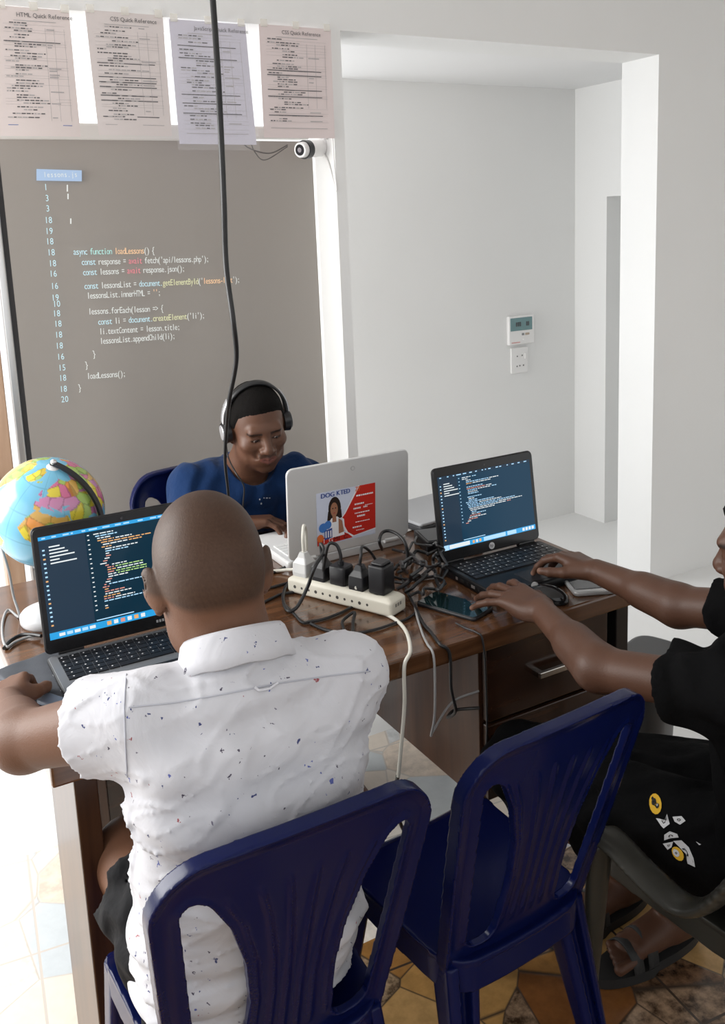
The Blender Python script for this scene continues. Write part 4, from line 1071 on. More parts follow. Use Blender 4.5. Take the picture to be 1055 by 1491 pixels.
# power strip
ps = empty('power_strip', (0.920, 1.782, TOPZ), 0.0)
dirv = Vector((0.42, -0.907, 0)); ps.rotation_euler = (0, 0, math.atan2(dirv.y, dirv.x))
tag(ps, 'cream multi-socket power strip in the middle of the desk', 'power strip')
f = Field((-0.17, -0.05, -0.005), (0.17, 0.05, 0.06), 0.0028)
f.box((0.0, 0, 0.020), (0.150, 0.031, 0.0185), 0.008, 0.0); f.box((0.0, 0, 0.036), (0.138, 0.023, 0.006), 0.004, 0.010)
f.cap((-0.152, 0, 0.012), (-0.162, 0, 0.012), 0.012, 0.009, 0.008)
for i in range(5): f.cap((-0.118 + i * 0.055, 0, 0.0445), (-0.118 + i * 0.055, 0, 0.05), 0.017, 0.017, 0.0, 'sub')
f.build('housing', CREAM, ps)
hd = MB()
for i in range(11): hd.cyl((-0.125 + i * 0.021, -0.0312, 0.02), (-0.125 + i * 0.021, -0.0305, 0.02), 0.0032 if i % 3 else 0.0042, mat('vent_hole', (0.05, 0.045, 0.04), 0.6), n=10)
hd.build('vent_hole', ps)
ed = MB()
for i in range(3): ed.box((0.1504, -0.012 + i * 0.009, 0.026), (0.0008, 0.005, 0.007), mat('moulded_mark', (0.2, 0.19, 0.17), 0.6))
ed.build('moulded_mark', ps)
MP = ps.matrix_basis.copy()
def on_strip(x, y=0, z=0.042): return Matrix.LocRotScale(ps.location, ps.rotation_euler, None) @ Vector((x, y, z))

def cable(name, pts, r, m, label, cat='cable', group=None, sub=8):
    o = MB().tube(pts, r, m, n=8, sub=sub).build(name); tag(o, label, cat, group); return o
GREYC = mat('grey_cable', (0.30, 0.30, 0.30), 0.4); WHC = mat('cream_cable', (0.66, 0.64, 0.57), 0.4)

def plug(name, label, i, kind, m, path=None, r=0.0035, cm=None, dy=0.0):
    p = on_strip(-0.118 + i * 0.055, dy, 0.040)
    root = empty(name, p, ps.rotation_euler.z); tag(root, label, 'plug')
    b = MB()
    if kind == 'brick': b.slab((0, 0, 0.036), 0.044, 0.046, 0.066, 0.006, 0.003, m); b.slab((0, 0, 0.072), 0.034, 0.036, 0.008, 0.006, 0.003, m)
    elif kind == 'top':
        b.loft([[(x * s, y * s2, z) for x, y in ((0.02, 0.02), (-0.02, 0.02), (-0.02, -0.02), (0.02, -0.02))] for s, s2, z in ((1, 1.05, 0.0), (1.05, 1.1, 0.012), (1.0, 1.0, 0.034), (0.62, 0.6, 0.046), (0.4, 0.4, 0.058))], m, smooth=False)
    elif kind == 'flat': b.slab((0, 0, 0.024), 0.046, 0.04, 0.046, 0.007, 0.003, m); b.cyl((0, 0, 0.047), (0, 0, 0.056), 0.007, m)
    else: b.sphere((0, 0, 0.026), 0.024, m, 12, sc=(0.95, 0.8, 1.25)); b.cyl((0, 0, 0.04), (0.004, 0, 0.085), 0.007, m, 0.003)
    b.build('plug_body', root, 0.003)
    if path:
        inv = Matrix.LocRotScale(root.location, root.rotation_euler, None).inverted()
        MB().tube([inv @ Vector(q) for q in path], r, cm or BLKC, sub=9).build('lead', root)
    return root
def up_(px, py, z): return desk_pt(px, py, z)
a = on_strip(-0.118, 0, 0.10)
plug('plug', 'clear whitish plug nearest the silver laptop on the power strip', 0, 'top', mat('milky_plastic', (0.70, 0.70, 0.69), 0.2, trans=0.2), [on_strip(-0.118, 0, 0.095), on_strip(-0.118, 0, 0.135), on_strip(-0.13, 0.02, 0.155), on_strip(-0.15, 0.05, 0.12), on_strip(-0.18, 0.07, 0.03), on_strip(-0.24, 0.06, 0.008), on_strip(-0.30, 0.02, 0.006)], 0.0042, WHC)
p = on_strip(-0.063, 0, 0.098)
plug('plug', 'black plug whose lead makes a big loop in front of the power strip', 1, 'top', BLK,
     [p, p + Vector((0.0, 0.004, 0.028)), up_(471, 803, 0.865), up_(458, 826, 0.850), up_(447, 856, 0.800), up_(432, 884, 0.764), up_(419, 889, 0.757), up_(412, 872, 0.757), up_(417, 853, 0.756), up_(432, 842, 0.756), up_(447, 838, 0.756)], 0.0042)
p = on_strip(-0.008, 0, 0.094)
plug('plug', 'square black plug mid power strip with a tight upright loop of lead', 2, 'flat', BLK,
     [p, p + Vector((0, 0, 0.018)), p + Vector((-0.006, 0.006, 0.040)), p + Vector((-0.022, 0.012, 0.044)), p + Vector((-0.030, 0.018, 0.014)), p + Vector((-0.03, 0.034, -0.04)), p + Vector((-0.01, 0.06, -0.088)), p + Vector((0.10, 0.10, -0.088))], 0.004)
p = on_strip(0.043, 0.004, 0.094)
plug('plug', 'small black plug with a grey lead, second from the near end of the power strip', 3, 'top', BLK,
     [p, p + Vector((0.004, 0.0, 0.022)), p + Vector((0.02, 0.02, 0.034)), p + Vector((0.06, 0.05, 0.0)), p + Vector((0.10, 0.06, -0.06)), p + Vector((0.16, 0.05, -0.088)), up_(640, 838, 0.756)], 0.0036)
plug('charger', 'tall black charger block at the near end of the power strip', 4, 'brick', BLK, None, dy=0.004)
# cables
p = on_strip(0.05, -0.022, 0.05)
cable('white_cable', [p, up_(520, 848, 0.792), up_(522, 868, 0.770), up_(536, 886, 0.757), up_(558, 893, 0.755), up_(578, 904, 0.755), up_(592, 922, 0.755), up_(597, 948, 0.756), (0.878, 1.458, 0.735), (0.872, 1.452, 0.66), (0.862, 1.452, 0.58), (0.856, 1.46, 0.50)], 0.0042, WHC, 'thick cream cable running from the power strip over the front edge of the desk')
cable('black_cable', [(0.856, 1.462, 0.50), (0.87, 1.50, 0.43), (0.90, 1.53, 0.33), (0.95, 1.55, 0.24), (1.0, 1.6, 0.12), (1.05, 1.62, 0.03), (1.12, 1.68, 0.008), (1.2, 1.8, 0.008)], 0.0042, BLKC, 'black cable dropping to the glare-lit floor under the desk')
seg = [
 ('black cable crossing the bare desk towards the silver laptop', [(386, 836, .754), (402, 832, .754), (424, 822, .755), (448, 818, .758), (462, 815, .758)], .004),
 ('black cable lying straight along the left of the power strip', [(384, 858, .754), (404, 853, .754), (428, 846, .754), (446, 842, .754), (462, 832, .756)], .0036),
 ('black cable end poking out beside the speckled collar', [(380, 879, .754), (396, 871, .754), (410, 865, .754), (428, 862, .754)], .0036),
 ('black cable curving across the front of the desk below the power strip', [(414, 880, .754), (428, 894, .754), (440, 906, .754), (452, 905, .754), (472, 901, .754), (494, 893, .754), (508, 886, .754), (520, 880, .756)], .0032),
 ('black cable with a knotted tie near the front edge of the desk', [(452, 908, .754), (470, 916, .754), (488, 920, .756), (500, 918, .757), (498, 906, .758), (506, 897, .760), (516, 892, .764), (514, 905, .757), (512, 922, .755), (498, 926, .755)], .0036),
 ('thin black cable running from the knotted tie towards the phone', [(510, 924, .754), (530, 920, .754), (552, 915, .754), (572, 908, .754), (590, 902, .754), (604, 893, .754)], .0030),
 ('black cable arching high in a loop against the silver lid', [(556, 800, .80), (552, 788, .836), (556, 776, .848), (566, 773, .848), (580, 779, .842), (590, 792, .826), (593, 812, .79), (589, 828, .765), (578, 834, .757)], .0042),
 ('black cable sweeping down from the loop to the front edge beside the phone', [(583, 838, .757), (588, 852, .757), (598, 872, .756), (606, 888, .755), (616, 908, .755), (628, 922, .755), (640, 938, .755)], .0036),
 ('grey cable hanging over the desk edge left of the phone', [(584, 842, .757), (592, 862, .756), (602, 880, .755), (608, 902, .755), (616, 926, .755), (622, 938, .755)], .0026),
]
for i, (lab, q, r) in enumerate(seg):
    pts = [desk_pt(*t) for t in q]
    if i == 7: pts += [(0.985, 1.455, 0.735), (0.985, 1.452, 0.66), (1.0, 1.46, 0.60), (1.02, 1.52, 0.55), (1.06, 1.55, 0.54), (1.09, 1.50, 0.56)]
    if i == 8: pts += [(0.945, 1.452, 0.735), (0.942, 1.45, 0.62), (0.945, 1.47, 0.56), (0.97, 1.5, 0.545), (1.04, 1.53, 0.575), (1.09, 1.50, 0.60)]
    cable('grey_cable' if i == 8 else 'black_cable', pts, r, GREYC if i == 8 else BLKC, lab)
# the tangle between the power strip and the right laptop: eight separate leads
rnd = random.Random(21)
tang = [
 [(560, 832), (580, 822), (600, 812), (622, 806), (640, 800), (652, 812)], [(566, 846), (588, 850), (612, 840), (632, 826), (648, 830), (640, 846)],
 [(572, 800), (596, 806), (616, 822), (634, 842), (648, 850), (640, 858)], [(590, 862), (606, 850), (618, 836), (630, 818), (644, 808), (648, 796)],
 [(600, 790), (590, 802), (602, 818), (622, 826), (640, 818), (636, 804)], [(596, 868), (616, 866), (634, 858), (646, 846), (634, 836), (614, 842)],
 [(606, 782), (620, 794), (634, 790), (646, 800), (650, 822), (642, 838)], [(578, 858), (598, 838), (614, 826), (600, 812), (584, 818), (592, 834)],
]
where = ['topmost lead of the cable tangle', 'lead looping in the middle of the cable tangle', 'lead slanting through the cable tangle', 'lead rising at the near side of the cable tangle', 'lead at the back of the cable tangle', 'lowest lead of the cable tangle, nearest the phone', 'lead against the hinge of the right laptop in the cable tangle', 'lead curled at the power strip end of the cable tangle']
for i, q in enumerate(tang):
    pts = []
    for j, (x, y) in enumerate(q):
        z = TOPZ + 0.005 + (0.008 * i) * (1 if 0 < j < len(q) - 1 else 0.4) + rnd.uniform(0, 0.012)
        pts.append(desk_pt(x, y, z))
        if j < len(q) - 1:
            x2, y2 = q[j + 1]; pts.append(desk_pt((x + x2) / 2 + rnd.uniform(-9, 9), (y + y2) / 2 + rnd.uniform(-7, 7), z + rnd.uniform(0, 0.02)))
    cable('black_cable', pts, rnd.choice([.0034, .0040, .0044]), BLKC, 'black ' + where[i], 'cable', 'tangled black leads')
# phone
ph_ = empty('phone', (1.104, 1.606, TOPZ)); ph_.rotation_euler = (0, 0, 0.36); tag(ph_, 'black smartphone lying face up at the edge of the desk', 'phone')
MB().slab((0, 0, 0.0045), 0.080, 0.160, 0.009, 0.011, 0.003, BLK).build('case', ph_)
MB().slab((0, 0, 0.0092), 0.073, 0.152, 0.0008, 0.009, 0.0003, mat('phone_glass', (0.008, 0.022, 0.024), 0.04, spec=0.9)).build('screen', ph_)
cable('phone_cable', [(1.054, 1.53, .755), (1.058, 1.50, .754), (1.066, 1.47, .753), (1.07, 1.456, .74), (1.072, 1.45, .66), (1.072, 1.452, .5), (1.06, 1.47, .42)], 0.0022, BLKC, 'thin black cable hanging from the bottom of the phone')
# flat things behind the right laptop
FG = mat('grey_folder', (0.42, 0.43, 0.45), 0.35); DG = mat('dark_grey_plastic', (0.05, 0.052, 0.058), 0.35)
o = empty('closed_laptop', (1.452, 2.19, TOPZ), 0.12); tag(o, 'closed grey laptop lying behind the cable tangle', 'laptop')
MB().slab((0, 0, 0.010), 0.30, 0.21, 0.018, 0.012, 0.003, DG).build('base', o); MB().slab((0, 0, 0.024), 0.30, 0.21, 0.009, 0.012, 0.003, FG).build('lid', o)
o = empty('adapter_box', (1.335, 1.965, TOPZ), -0.25); tag(o, 'flat black box among the cables behind the right laptop', 'adapter')
MB().slab((0, 0, 0.015), 0.16, 0.11, 0.030, 0.006, 0.003, BLK).build('case', o); MB().slab((0, 0, 0.0305), 0.145, 0.095, 0.002, 0.004, 0.0008, DG).build('cover', o)
o = empty('paper_sheet', (1.37, 2.235, TOPZ + 0.0005), 0.3); tag(o, 'white sheet of paper at the back of the desk by the silver laptop', 'paper')
MB().box((-0.10, -0.02, 0.0006), (0.21, 0.16, 0.0012), mat('plain_paper', (0.62, 0.60, 0.58), 0.7)).build('sheet', o)
# slim silver device and mouse by the right hands
o = empty('tablet', (1.455, 1.560, TOPZ)); o.rotation_euler = (0, 0, -0.42); tag(o, 'slim silver tablet under the right wrist of the man in black', 'tablet')
MB().slab((0, 0, 0.006), 0.12, 0.19, 0.011, 0.010, 0.003, mat('silver_tablet', (0.50, 0.50, 0.50), 0.3, 0.4)).build('case', o)
MB().slab((0, 0.004, 0.0122), 0.108, 0.165, 0.001, 0.006, 0.0003, GLASS).build('screen', o)
o = empty('computer_mouse', (1.30, 1.523, TOPZ), 0.5); tag(o, 'black computer mouse between the two typing hands', 'mouse')
f = Field((-0.045, -0.07, -0.01), (0.045, 0.07, 0.05), 0.003); f.ell((0, 0, 0.004), (0.031, 0.052, 0.032), 0.0).half((0, 0, 0), (0, 0, -1)); f.build('shell', mat('glossy_black', (0.010, 0.010, 0.011), 0.12), o)
MB().cyl((-0.003, 0.028, 0.030), (0.003, 0.028, 0.030), 0.008, GREYC, n=14).build('wheel', o)
MB().tube([(0, 0.05, 0.01), (0.02, 0.07, 0.006), (0.06, 0.06, 0.005), (0.10, 0.0, 0.004), (0.13, -0.05, 0.003), (0.15, -0.075, -0.03), (0.16, -0.08, -0.15)], 0.0022, GREYC).build('lead', o)
# left end of the desk
o = empty('laptop_sleeve', (0.283, 1.735, TOPZ)); o.rotation_euler = (0, 0, 0.25); tag(o, 'worn dark grey laptop sleeve under the left hand beside the black laptop', 'sleeve')
f = Field((-0.12, -0.16, -0.005), (0.12, 0.16, 0.03), 0.0035); f.box((-0.02, 0.03, 0.007), (0.070, 0.115, 0.0068), 0.006, 0.0)
f.warp(lambda x, y, z: 0.0016 * np.sin(x * 90 + y * 40) * np.sin(y * 70)); f.build('padded_cover', add_bump(mat('dark_grey_fabric', (0.055, 0.06, 0.072), 0.75), 180, 0.25, 0.002), o)
MB().tube([(0.045, -0.07, 0.008), (0.0, -0.085, 0.010), (-0.05, -0.082, 0.008), (-0.085, -0.07, 0.007)], 0.005, BLKC).build('zip_edge', o)
o = empty('dongle', (0.248, 1.633, TOPZ), 0.5); tag(o, 'grey and blue adapter block at the left edge of the black laptop', 'adapter')
MB().slab((0, 0.02, 0.012), 0.030, 0.055, 0.020, 0.005, 0.003, mat('slate_plastic', (0.16, 0.20, 0.27), 0.4)).build('body', o); MB().slab((0.01, -0.028, 0.010), 0.026, 0.036, 0.016, 0.004, 0.002, mat('denim_blue_plastic', (0.035, 0.13, 0.30), 0.5)).build('blue_end', o)
cable('charging_cable', [desk_pt(58, 925, .757), desk_pt(40, 928, .756), desk_pt(22, 935, .755), desk_pt(10, 942, .756), desk_pt(4, 928, .757), desk_pt(4, 905, .756), desk_pt(12, 888, .755), (0.255, 2.12, .755), (0.25, 2.14, .80), (0.246, 2.14, .86), (0.236, 2.15, .93)], 0.0030, GREYC, 'grey cable winding past the globe stand at the left end of the desk')
cable('black_cable', [desk_pt(60, 926, .762), desk_pt(46, 924, .760), desk_pt(30, 925, .757), desk_pt(14, 934, .755), desk_pt(6, 944, .755)], 0.0042, BLKC, 'short black power lead plugged into the left side of the black laptop')
# dark bin beyond the right end of the desk
o = empty('waste_bin', (1.775, 1.66, 0), 0.35, 0.72); tag(o, 'dark grey plastic bin standing beyond the right end of the desk', 'bin')
MB().loft([[(x * s, y * s, z) for x, y in [(0.11 * math.copysign(abs(math.cos(a)) ** 0.6, math.cos(a)), 0.09 * math.copysign(abs(math.sin(a)) ** 0.6, math.sin(a))) for a in np.linspace(0, 2 * PI, 33)[:-1]]] for s, z in ((0.72, 0.0), (0.8, 0.05), (0.98, 0.58), (1.02, 0.605), (0.98, 0.62), (0.85, 0.625))], mat('dark_grey_bin', (0.055, 0.056, 0.058), 0.4)).build('bin_body', o)
# ---------------------------------------------------------------- people
from mathutils.bvhtree import BVHTree

def head_shape(f, c, R, s=1.0, smile=0.0, ears=True):
    """x to the person's right, y out of the face, z up; origin between the ears"""
    f.at(c, np.array(R) * 1.0)
    S_ = lambda *a: tuple(v * s for v in a)
    def e(c, r, k=0.012, mode='add', Q=None): f.ell(S_(*c), S_(*r), k * s, mode, Q)
    def cp(a, b, ra, rb, k=0.01, mode='add'): f.cap(S_(*a), S_(*b), ra * s, rb * s, k * s, mode)
    e((0, -0.014, 0.034), (0.0765, 0.096, 0.089), 0.0)
    e((0, -0.035, -0.005), (0.068, 0.072, 0.07), 0.03)
    e((0, 0.028, -0.030), (0.064, 0.066, 0.082), 0.03)
    e((0, 0.036, -0.080), (0.050, 0.048, 0.036), 0.03)
    e((0, 0.070, -0.104), (0.022, 0.016, 0.015), 0.02)
    for q in (-1, 1):
        e((q * 0.046, 0.056, -0.024), (0.022, 0.024, 0.018), 0.02)
        e((q * 0.046, 0.010, -0.072), (0.012, 0.035, 0.028), 0.03)
    cp((-0.036, 0.078, 0.024), (0.036, 0.078, 0.024), 0.012, 0.012, 0.02)
    for q in (-1, 1): e((q * 0.031, 0.098, 0.004), (0.020, 0.017, 0.011), 0.014, 'sub')
    for q in (-1, 1): e((q * 0.031, 0.0735, 0.003), (0.0165, 0.0125, 0.0115), 0.005)
    for q in (-1, 1): e((q * 0.031, 0.0875, -0.0010), (0.0128, 0.006, 0.0036), 0.002, 'sub')
    cp((0, 0.086, 0.012), (0, 0.105, -0.024), 0.0085, 0.012, 0.012)
    e((0, 0.106, -0.030), (0.0135, 0.012, 0.011), 0.008)
    for q in (-1, 1): e((q * 0.0145, 0.097, -0.033), (0.0105, 0.0115, 0.009), 0.007)
    for q in (-1, 1): e((q * 0.008, 0.104, -0.0415), (0.0045, 0.006, 0.004), 0.002, 'sub')
    up = 0.006 * smile
    e((0, 0.080, -0.064), (0.031, 0.016, 0.017), 0.016)
    for q in (-1, 1):
        cp((0, 0.0960, -0.0590), (q * 0.027, 0.082, -0.0630 + up), 0.0046, 0.0035, 0.005)
        cp((0, 0.0935, -0.0720), (q * 0.025, 0.082, -0.0665 + up), 0.0055, 0.0035, 0.005)
        cp((0, 0.1015, -0.0655), (q * 0.031, 0.084, -0.0650 + up * 1.4), 0.0016, 0.0016, 0.003, 'sub')
        if smile: cp((q * 0.029, 0.089, -0.036), (q * 0.034, 0.084, -0.054), 0.002, 0.002, 0.012, 'sub')
    if ears:
        for q in (-1, 1):
            Q = Rz(q * -0.58) @ Ry(q * 0.10) @ Rx(-0.18)
            e((q * 0.083, -0.017, -0.005), (0.0085, 0.0205, 0.0335), 0.005, Q=Q)
            e((q * 0.0745, 0.000, -0.002), (0.012, 0.012, 0.026), 0.008)
            e((q * 0.088, -0.009, 0.002), (0.006, 0.010, 0.017), 0.004, 'sub', Q=Q)
            e((q * 0.0775, -0.002, -0.034), (0.0065, 0.008, 0.010), 0.006)
    f.at()

FING = [((0.029, 0.086), (0.043, 0.026, 0.021), 7), ((0.010, 0.091), (0.047, 0.030, 0.022), 1.5), ((-0.0095, 0.086), (0.043, 0.028, 0.022), -5), ((-0.028, 0.077), (0.034, 0.020, 0.019), -14)]
def hand_shape(f, w, d, n, side, curls, thumb=(0.0, 0.0), s=1.0, spread=1.0):
    """w wrist, d fingers' direction, n back of the hand; side +1 right, -1 left; returns fingertip points"""
    d = unit(d); n = np.array(n, float); n = unit(n - d * (n @ d)); X = np.cross(d, n) * (-side)
    R = np.stack([X, d, n], 1); f.at(w, R); tips = []
    T = lambda p: np.array(p) * s
    for (x, y), L, sp in FING:
        f.cap(T((x * 0.55, 0.004, 0.000)), T((x, y, 0.002)), 0.0150 * s, 0.0118 * s, 0.012 * s)
    f.ell(T((0.020, 0.036, -0.010)), T((0.019, 0.032, 0.014)), 0.012 * s)
    f.ell(T((-0.024, 0.034, -0.008)), T((0.012, 0.032, 0.013)), 0.012 * s)
    for i, ((x, y), L, sp) in enumerate(FING):
        cur = curls[i] if isinstance(curls[0], (tuple, list)) else curls
        p = T((x, y, 0.003)); a = math.radians(sp * spread); c = 0.0; rs = [0.0094, 0.0085, 0.0077, 0.0064]
        if i == 3: rs = [r * 0.88 for r in rs]
        for j in range(3):
            c += math.radians(cur[j]); dv = np.array((math.sin(a) * math.cos(c), math.cos(a) * math.cos(c), -math.sin(c)))
            q = p + dv * L[j] * s
            f.cap(p, q, rs[j] * s, rs[j + 1] * s, 0.0035 * s)
            p = q
        tips.append(R @ (p + dv * 0.004 * s) + np.array(w))
    ta, tb = thumb
    b = T((0.020, 0.022, -0.008)); m_ = T((0.043 + 0.006 * ta, 0.050, -0.016 - 0.006 * tb)); e_ = T((0.056 + 0.012 * ta, 0.078, -0.020 - 0.014 * tb)); t_ = T((0.058 + 0.016 * ta, 0.102, -0.022 - 0.022 * tb))
    f.chain([b, m_, e_, t_], [0.0155 * s, 0.0125 * s, 0.0108 * s, 0.0082 * s], 0.012 * s, kk=0.004)
    tips.append(R @ (t_ + (t_ - e_) * 0.15) + np.array(w))
    f.at(); return tips

def noise3(seed, freq, n=6):
    r = np.random.RandomState(seed); K = r.normal(0, freq, (n, 3)); P = r.uniform(0, 6.28, n); A = r.uniform(0.5, 1, n); A /= A.sum()
    def fn(x, y, z):
        o = 0
        for k, p, a in zip(K, P, A): o = o + a * np.sin(k[0] * x + k[1] * y + k[2] * z + p)
        return o
    return fn

def skin_color(base, seed, head=None, tips=(), beard=0.0, stub=0.0, s=1.0):
    base = np.array(base); nz = noise3(seed, 40); nz2 = noise3(seed + 1, 14)
    def fn(V):
        x, y, z = V[:, 0], V[:, 1], V[:, 2]
        c = base * (1 + 0.10 * nz(x, y, z) + 0.10 * nz2(x, y, z))[:, None]
        for t in tips:
            w = np.clip(1 - (np.linalg.norm(V - t, axis=1) - 0.004) / 0.010, 0, 1)[:, None]
            c = c * (1 - w * 0.75) + np.array((0.30, 0.165, 0.115)) * w * 0.75
        if head is not None:
            hc, R = head; P = (V - np.array(hc)) @ np.array(R) / s
            X, Y, Z = np.abs(P[:, 0]), P[:, 1], P[:, 2]; near = np.linalg.norm(P, axis=1) < 0.2
            lip = near & (Y > 0.078) & (((X / 0.025) ** 2 + ((Z + 0.0655 - 0.16 * X) / 0.0105) ** 2) < 1)
            c[lip] = c[lip] * 0.5 + np.array((0.22, 0.070, 0.060)) * 0.5
            brow = near & (Y > 0.05) & (X > 0.012) & (X < 0.052) & (np.abs(Z - (0.0225 - 3.5 * (X - 0.030) ** 2)) < 0.0036)
            c[brow] *= 0.22
            lash = near & (Y > 0.07) & (np.abs(X - 0.031) < 0.0135) & (np.abs(Z + 0.0005) < 0.0030)
            c[lash] *= 0.25
            if beard:
                mo = near & (Y > 0.07) & (X < 0.026) & (Z > -0.056) & (Z < -0.043); c[mo] *= 1 - beard
                be = near & (Y > 0.03) & (Z < -0.085) & (Z > -0.14); c[be] *= 1 - beard * 0.5
            if stub:
                line = np.interp(Y, [-0.12, -0.08, -0.03, -0.005, 0.03, 0.06, 0.09], [-0.055, -0.050, -0.022, -0.01, 0.03, 0.055, 0.066])
                w = np.clip((Z - line) / 0.014, 0, 1) * near
                gr = 1 + 0.9 * noise3(seed + 5, 1100, 10)(x, y, z) + 0.35 * noise3(seed + 6, 60, 5)(x, y, z)
                dark = np.array((0.028, 0.018, 0.012)) * (1 - 0.25 * np.clip((Z - 0.03) / 0.08, 0, 1))[:, None] * gr[:, None]
                c = c * (1 - w * stub)[:, None] + dark * (w * stub)[:, None]
        return np.clip(c, 0.002, 1)
    return fn

SKIN_A = vcol_mat('skin_brown', 0.50, 0.25, (420, 0.30)); SKIN_B = vcol_mat('skin_dark_brown', 0.46, 0.38, (260, 0.10)); SKIN_C = vcol_mat('skin_deep_brown', 0.48, 0.35, (300, 0.22))
EYEW = mat('eye_white', (0.36, 0.31, 0.28), 0.25); EYED = mat('eye_dark', (0.02, 0.01, 0.008), 0.1)

def eyes(parent, c, R, s):
    for q in (-1, 1):
        M = Matrix([list(np.array(R)[i]) + [c[i]] for i in range(3)] + [[0, 0, 0, 1]])
        e = MB().sphere((q * 0.031 * s, 0.0735 * s, 0.001 * s), 0.0112 * s, EYEW, 12, M).build('eye', parent)
        d = MB().sphere((q * 0.031 * s - 0.001, 0.0805 * s, -0.0015 * s), 0.0056 * s, EYED, 8, M).build('iris', e)

def hair_mesh(parent, c, R, s, off, m, fuzz, line_y, line_z, amp=0.0, step=0.0024):
    c = np.array(c)
    f = Field(c - 0.15, c + 0.15, step)
    f.at(c, R)
    f.ell((0, -0.014 * s, 0.034 * s), (0.0765 * s + off, 0.096 * s + off, 0.089 * s + off), 0.0)
    f.ell((0, -0.035 * s, -0.005 * s), (0.068 * s + off, 0.072 * s + off, 0.07 * s + off), 0.03 * s)
    def cut(x, y, z):
        line = np.interp(y / s, line_y, line_z) * s
        return np.zeros_like(x + y + z) + (line - z)
    Rr = np.array(R)
    X, Y, Z = (f.xs - c[0])[:, None, None], (f.ys - c[1])[None, :, None], (f.zs - c[2])[None, None, :]
    lx = Rr[0, 0] * X + Rr[1, 0] * Y + Rr[2, 0] * Z; ly = Rr[0, 1] * X + Rr[1, 1] * Y + Rr[2, 1] * Z; lz = Rr[0, 2] * X + Rr[1, 2] * Y + Rr[2, 2] * Z
    line = np.interp(ly / s, line_y, line_z) * s
    inner = np.sqrt((lx / 0.070 / s) ** 2 + ((ly + 0.014 * s) / 0.089 / s) ** 2 + ((lz - 0.034 * s) / 0.082 / s) ** 2)
    tp_ = np.clip((lz - line) / (0.026 * s), 0, 1); f.D = f.D + (off - 0.0006) * (1 - tp_ * tp_ * (3 - 2 * tp_)); f.D = np.maximum(f.D, (line - lz) * 0.8)
    f.D = np.maximum(f.D, (1 - inner) * 0.07 * s).astype(np.float32)
    if fuzz:
        nz = noise3(7, 420, 10); f.warp(lambda x, y, z: fuzz * nz(x, y, z))
    return f.build('hair', m, parent, biggest=True)

HAIR = add_bump(mat('short_black_hair', (0.0055, 0.0045, 0.004), 0.8, spec=0.12), 520, 1.0, 0.003)

def bvh_of(o): 
    me = o.data; return BVHTree.FromPolygons([v.co.copy() for v in me.vertices], [tuple(p.vertices) for p in me.polygons])
def sight(px, py): return (_r * ((px - P_X) / F_PX) - _u * ((py - P_Y) / F_PX) + _f).normalized()
CAMP = Vector((0, 0, 1.6))
def hit(b, px, py, lift=0.0012):
    p, nrm, i, d = b.ray_cast(CAMP, sight(px, py))
    return None if p is None else p + (nrm if nrm.dot(sight(px, py)) < 0 else -nrm) * lift
def seam(b, pts, r, m, name, parent, lift=0.0006):
    out = []
    for i in range(len(pts) - 1):
        for k in range(6):
            t = k / 6; h = hit(b, pts[i][0] * (1 - t) + pts[i + 1][0] * t, pts[i][1] * (1 - t) + pts[i + 1][1] * t, lift)
            if h is not None and (not out or (h - out[-1]).length < 0.05): out.append(h)
    if len(out) > 2: return MB().tube(out, r, m, n=6, sub=2).build(name, parent)
def decal(b, mb, pts, m, lift=0.0014, grid=4):
    """a printed patch laid on cloth: fan of points around the centre"""
    cx = sum(p[0] for p in pts) / len(pts); cy = sum(p[1] for p in pts) / len(pts); vs = []; n = len(pts)
    for j in range(grid + 1):
        for p in pts: vs.append(hit(b, cx + (p[0] - cx) * j / grid, cy + (p[1] - cy) * j / grid, lift))
    if any(v is None for v in vs): return
    fs = [(j * n + i, j * n + (i + 1) % n, (j + 1) * n + (i + 1) % n, (j + 1) * n + i) for j in range(1, grid) for i in range(n)]
    fs += [(0, n + i, n + (i + 1) % n) for i in range(n)]
    mb.add(vs, fs, m, True)
def ellp(cx, cy, rx, ry, rot=0, n=14): return [(cx + rx * math.cos(a) * math.cos(rot) - ry * math.sin(a) * math.sin(rot), cy + rx * math.cos(a) * math.sin(rot) + ry * math.sin(a) * math.cos(rot)) for a in np.linspace(0, 2 * PI, n + 1)[:-1]]

def person(label): 
    o = empty('person'); tag(o, label, 'person'); return o

def sleeve(f, a, b, ra, rb, k=0.03):
    a, b = np.array(a, float), np.array(b, float); n = unit(b - a)
    f.cap(a, b + n * 0.03, ra, rb, k, cut=(b, n))
def sleeve_hole(f, a, b, r, depth=0.035):
    a, b = np.array(a, float), np.array(b, float); n = unit(b - a)
    f.cap(b - n * depth, b + n * 0.06, r * 0.94, r, 0.002, 'sub')

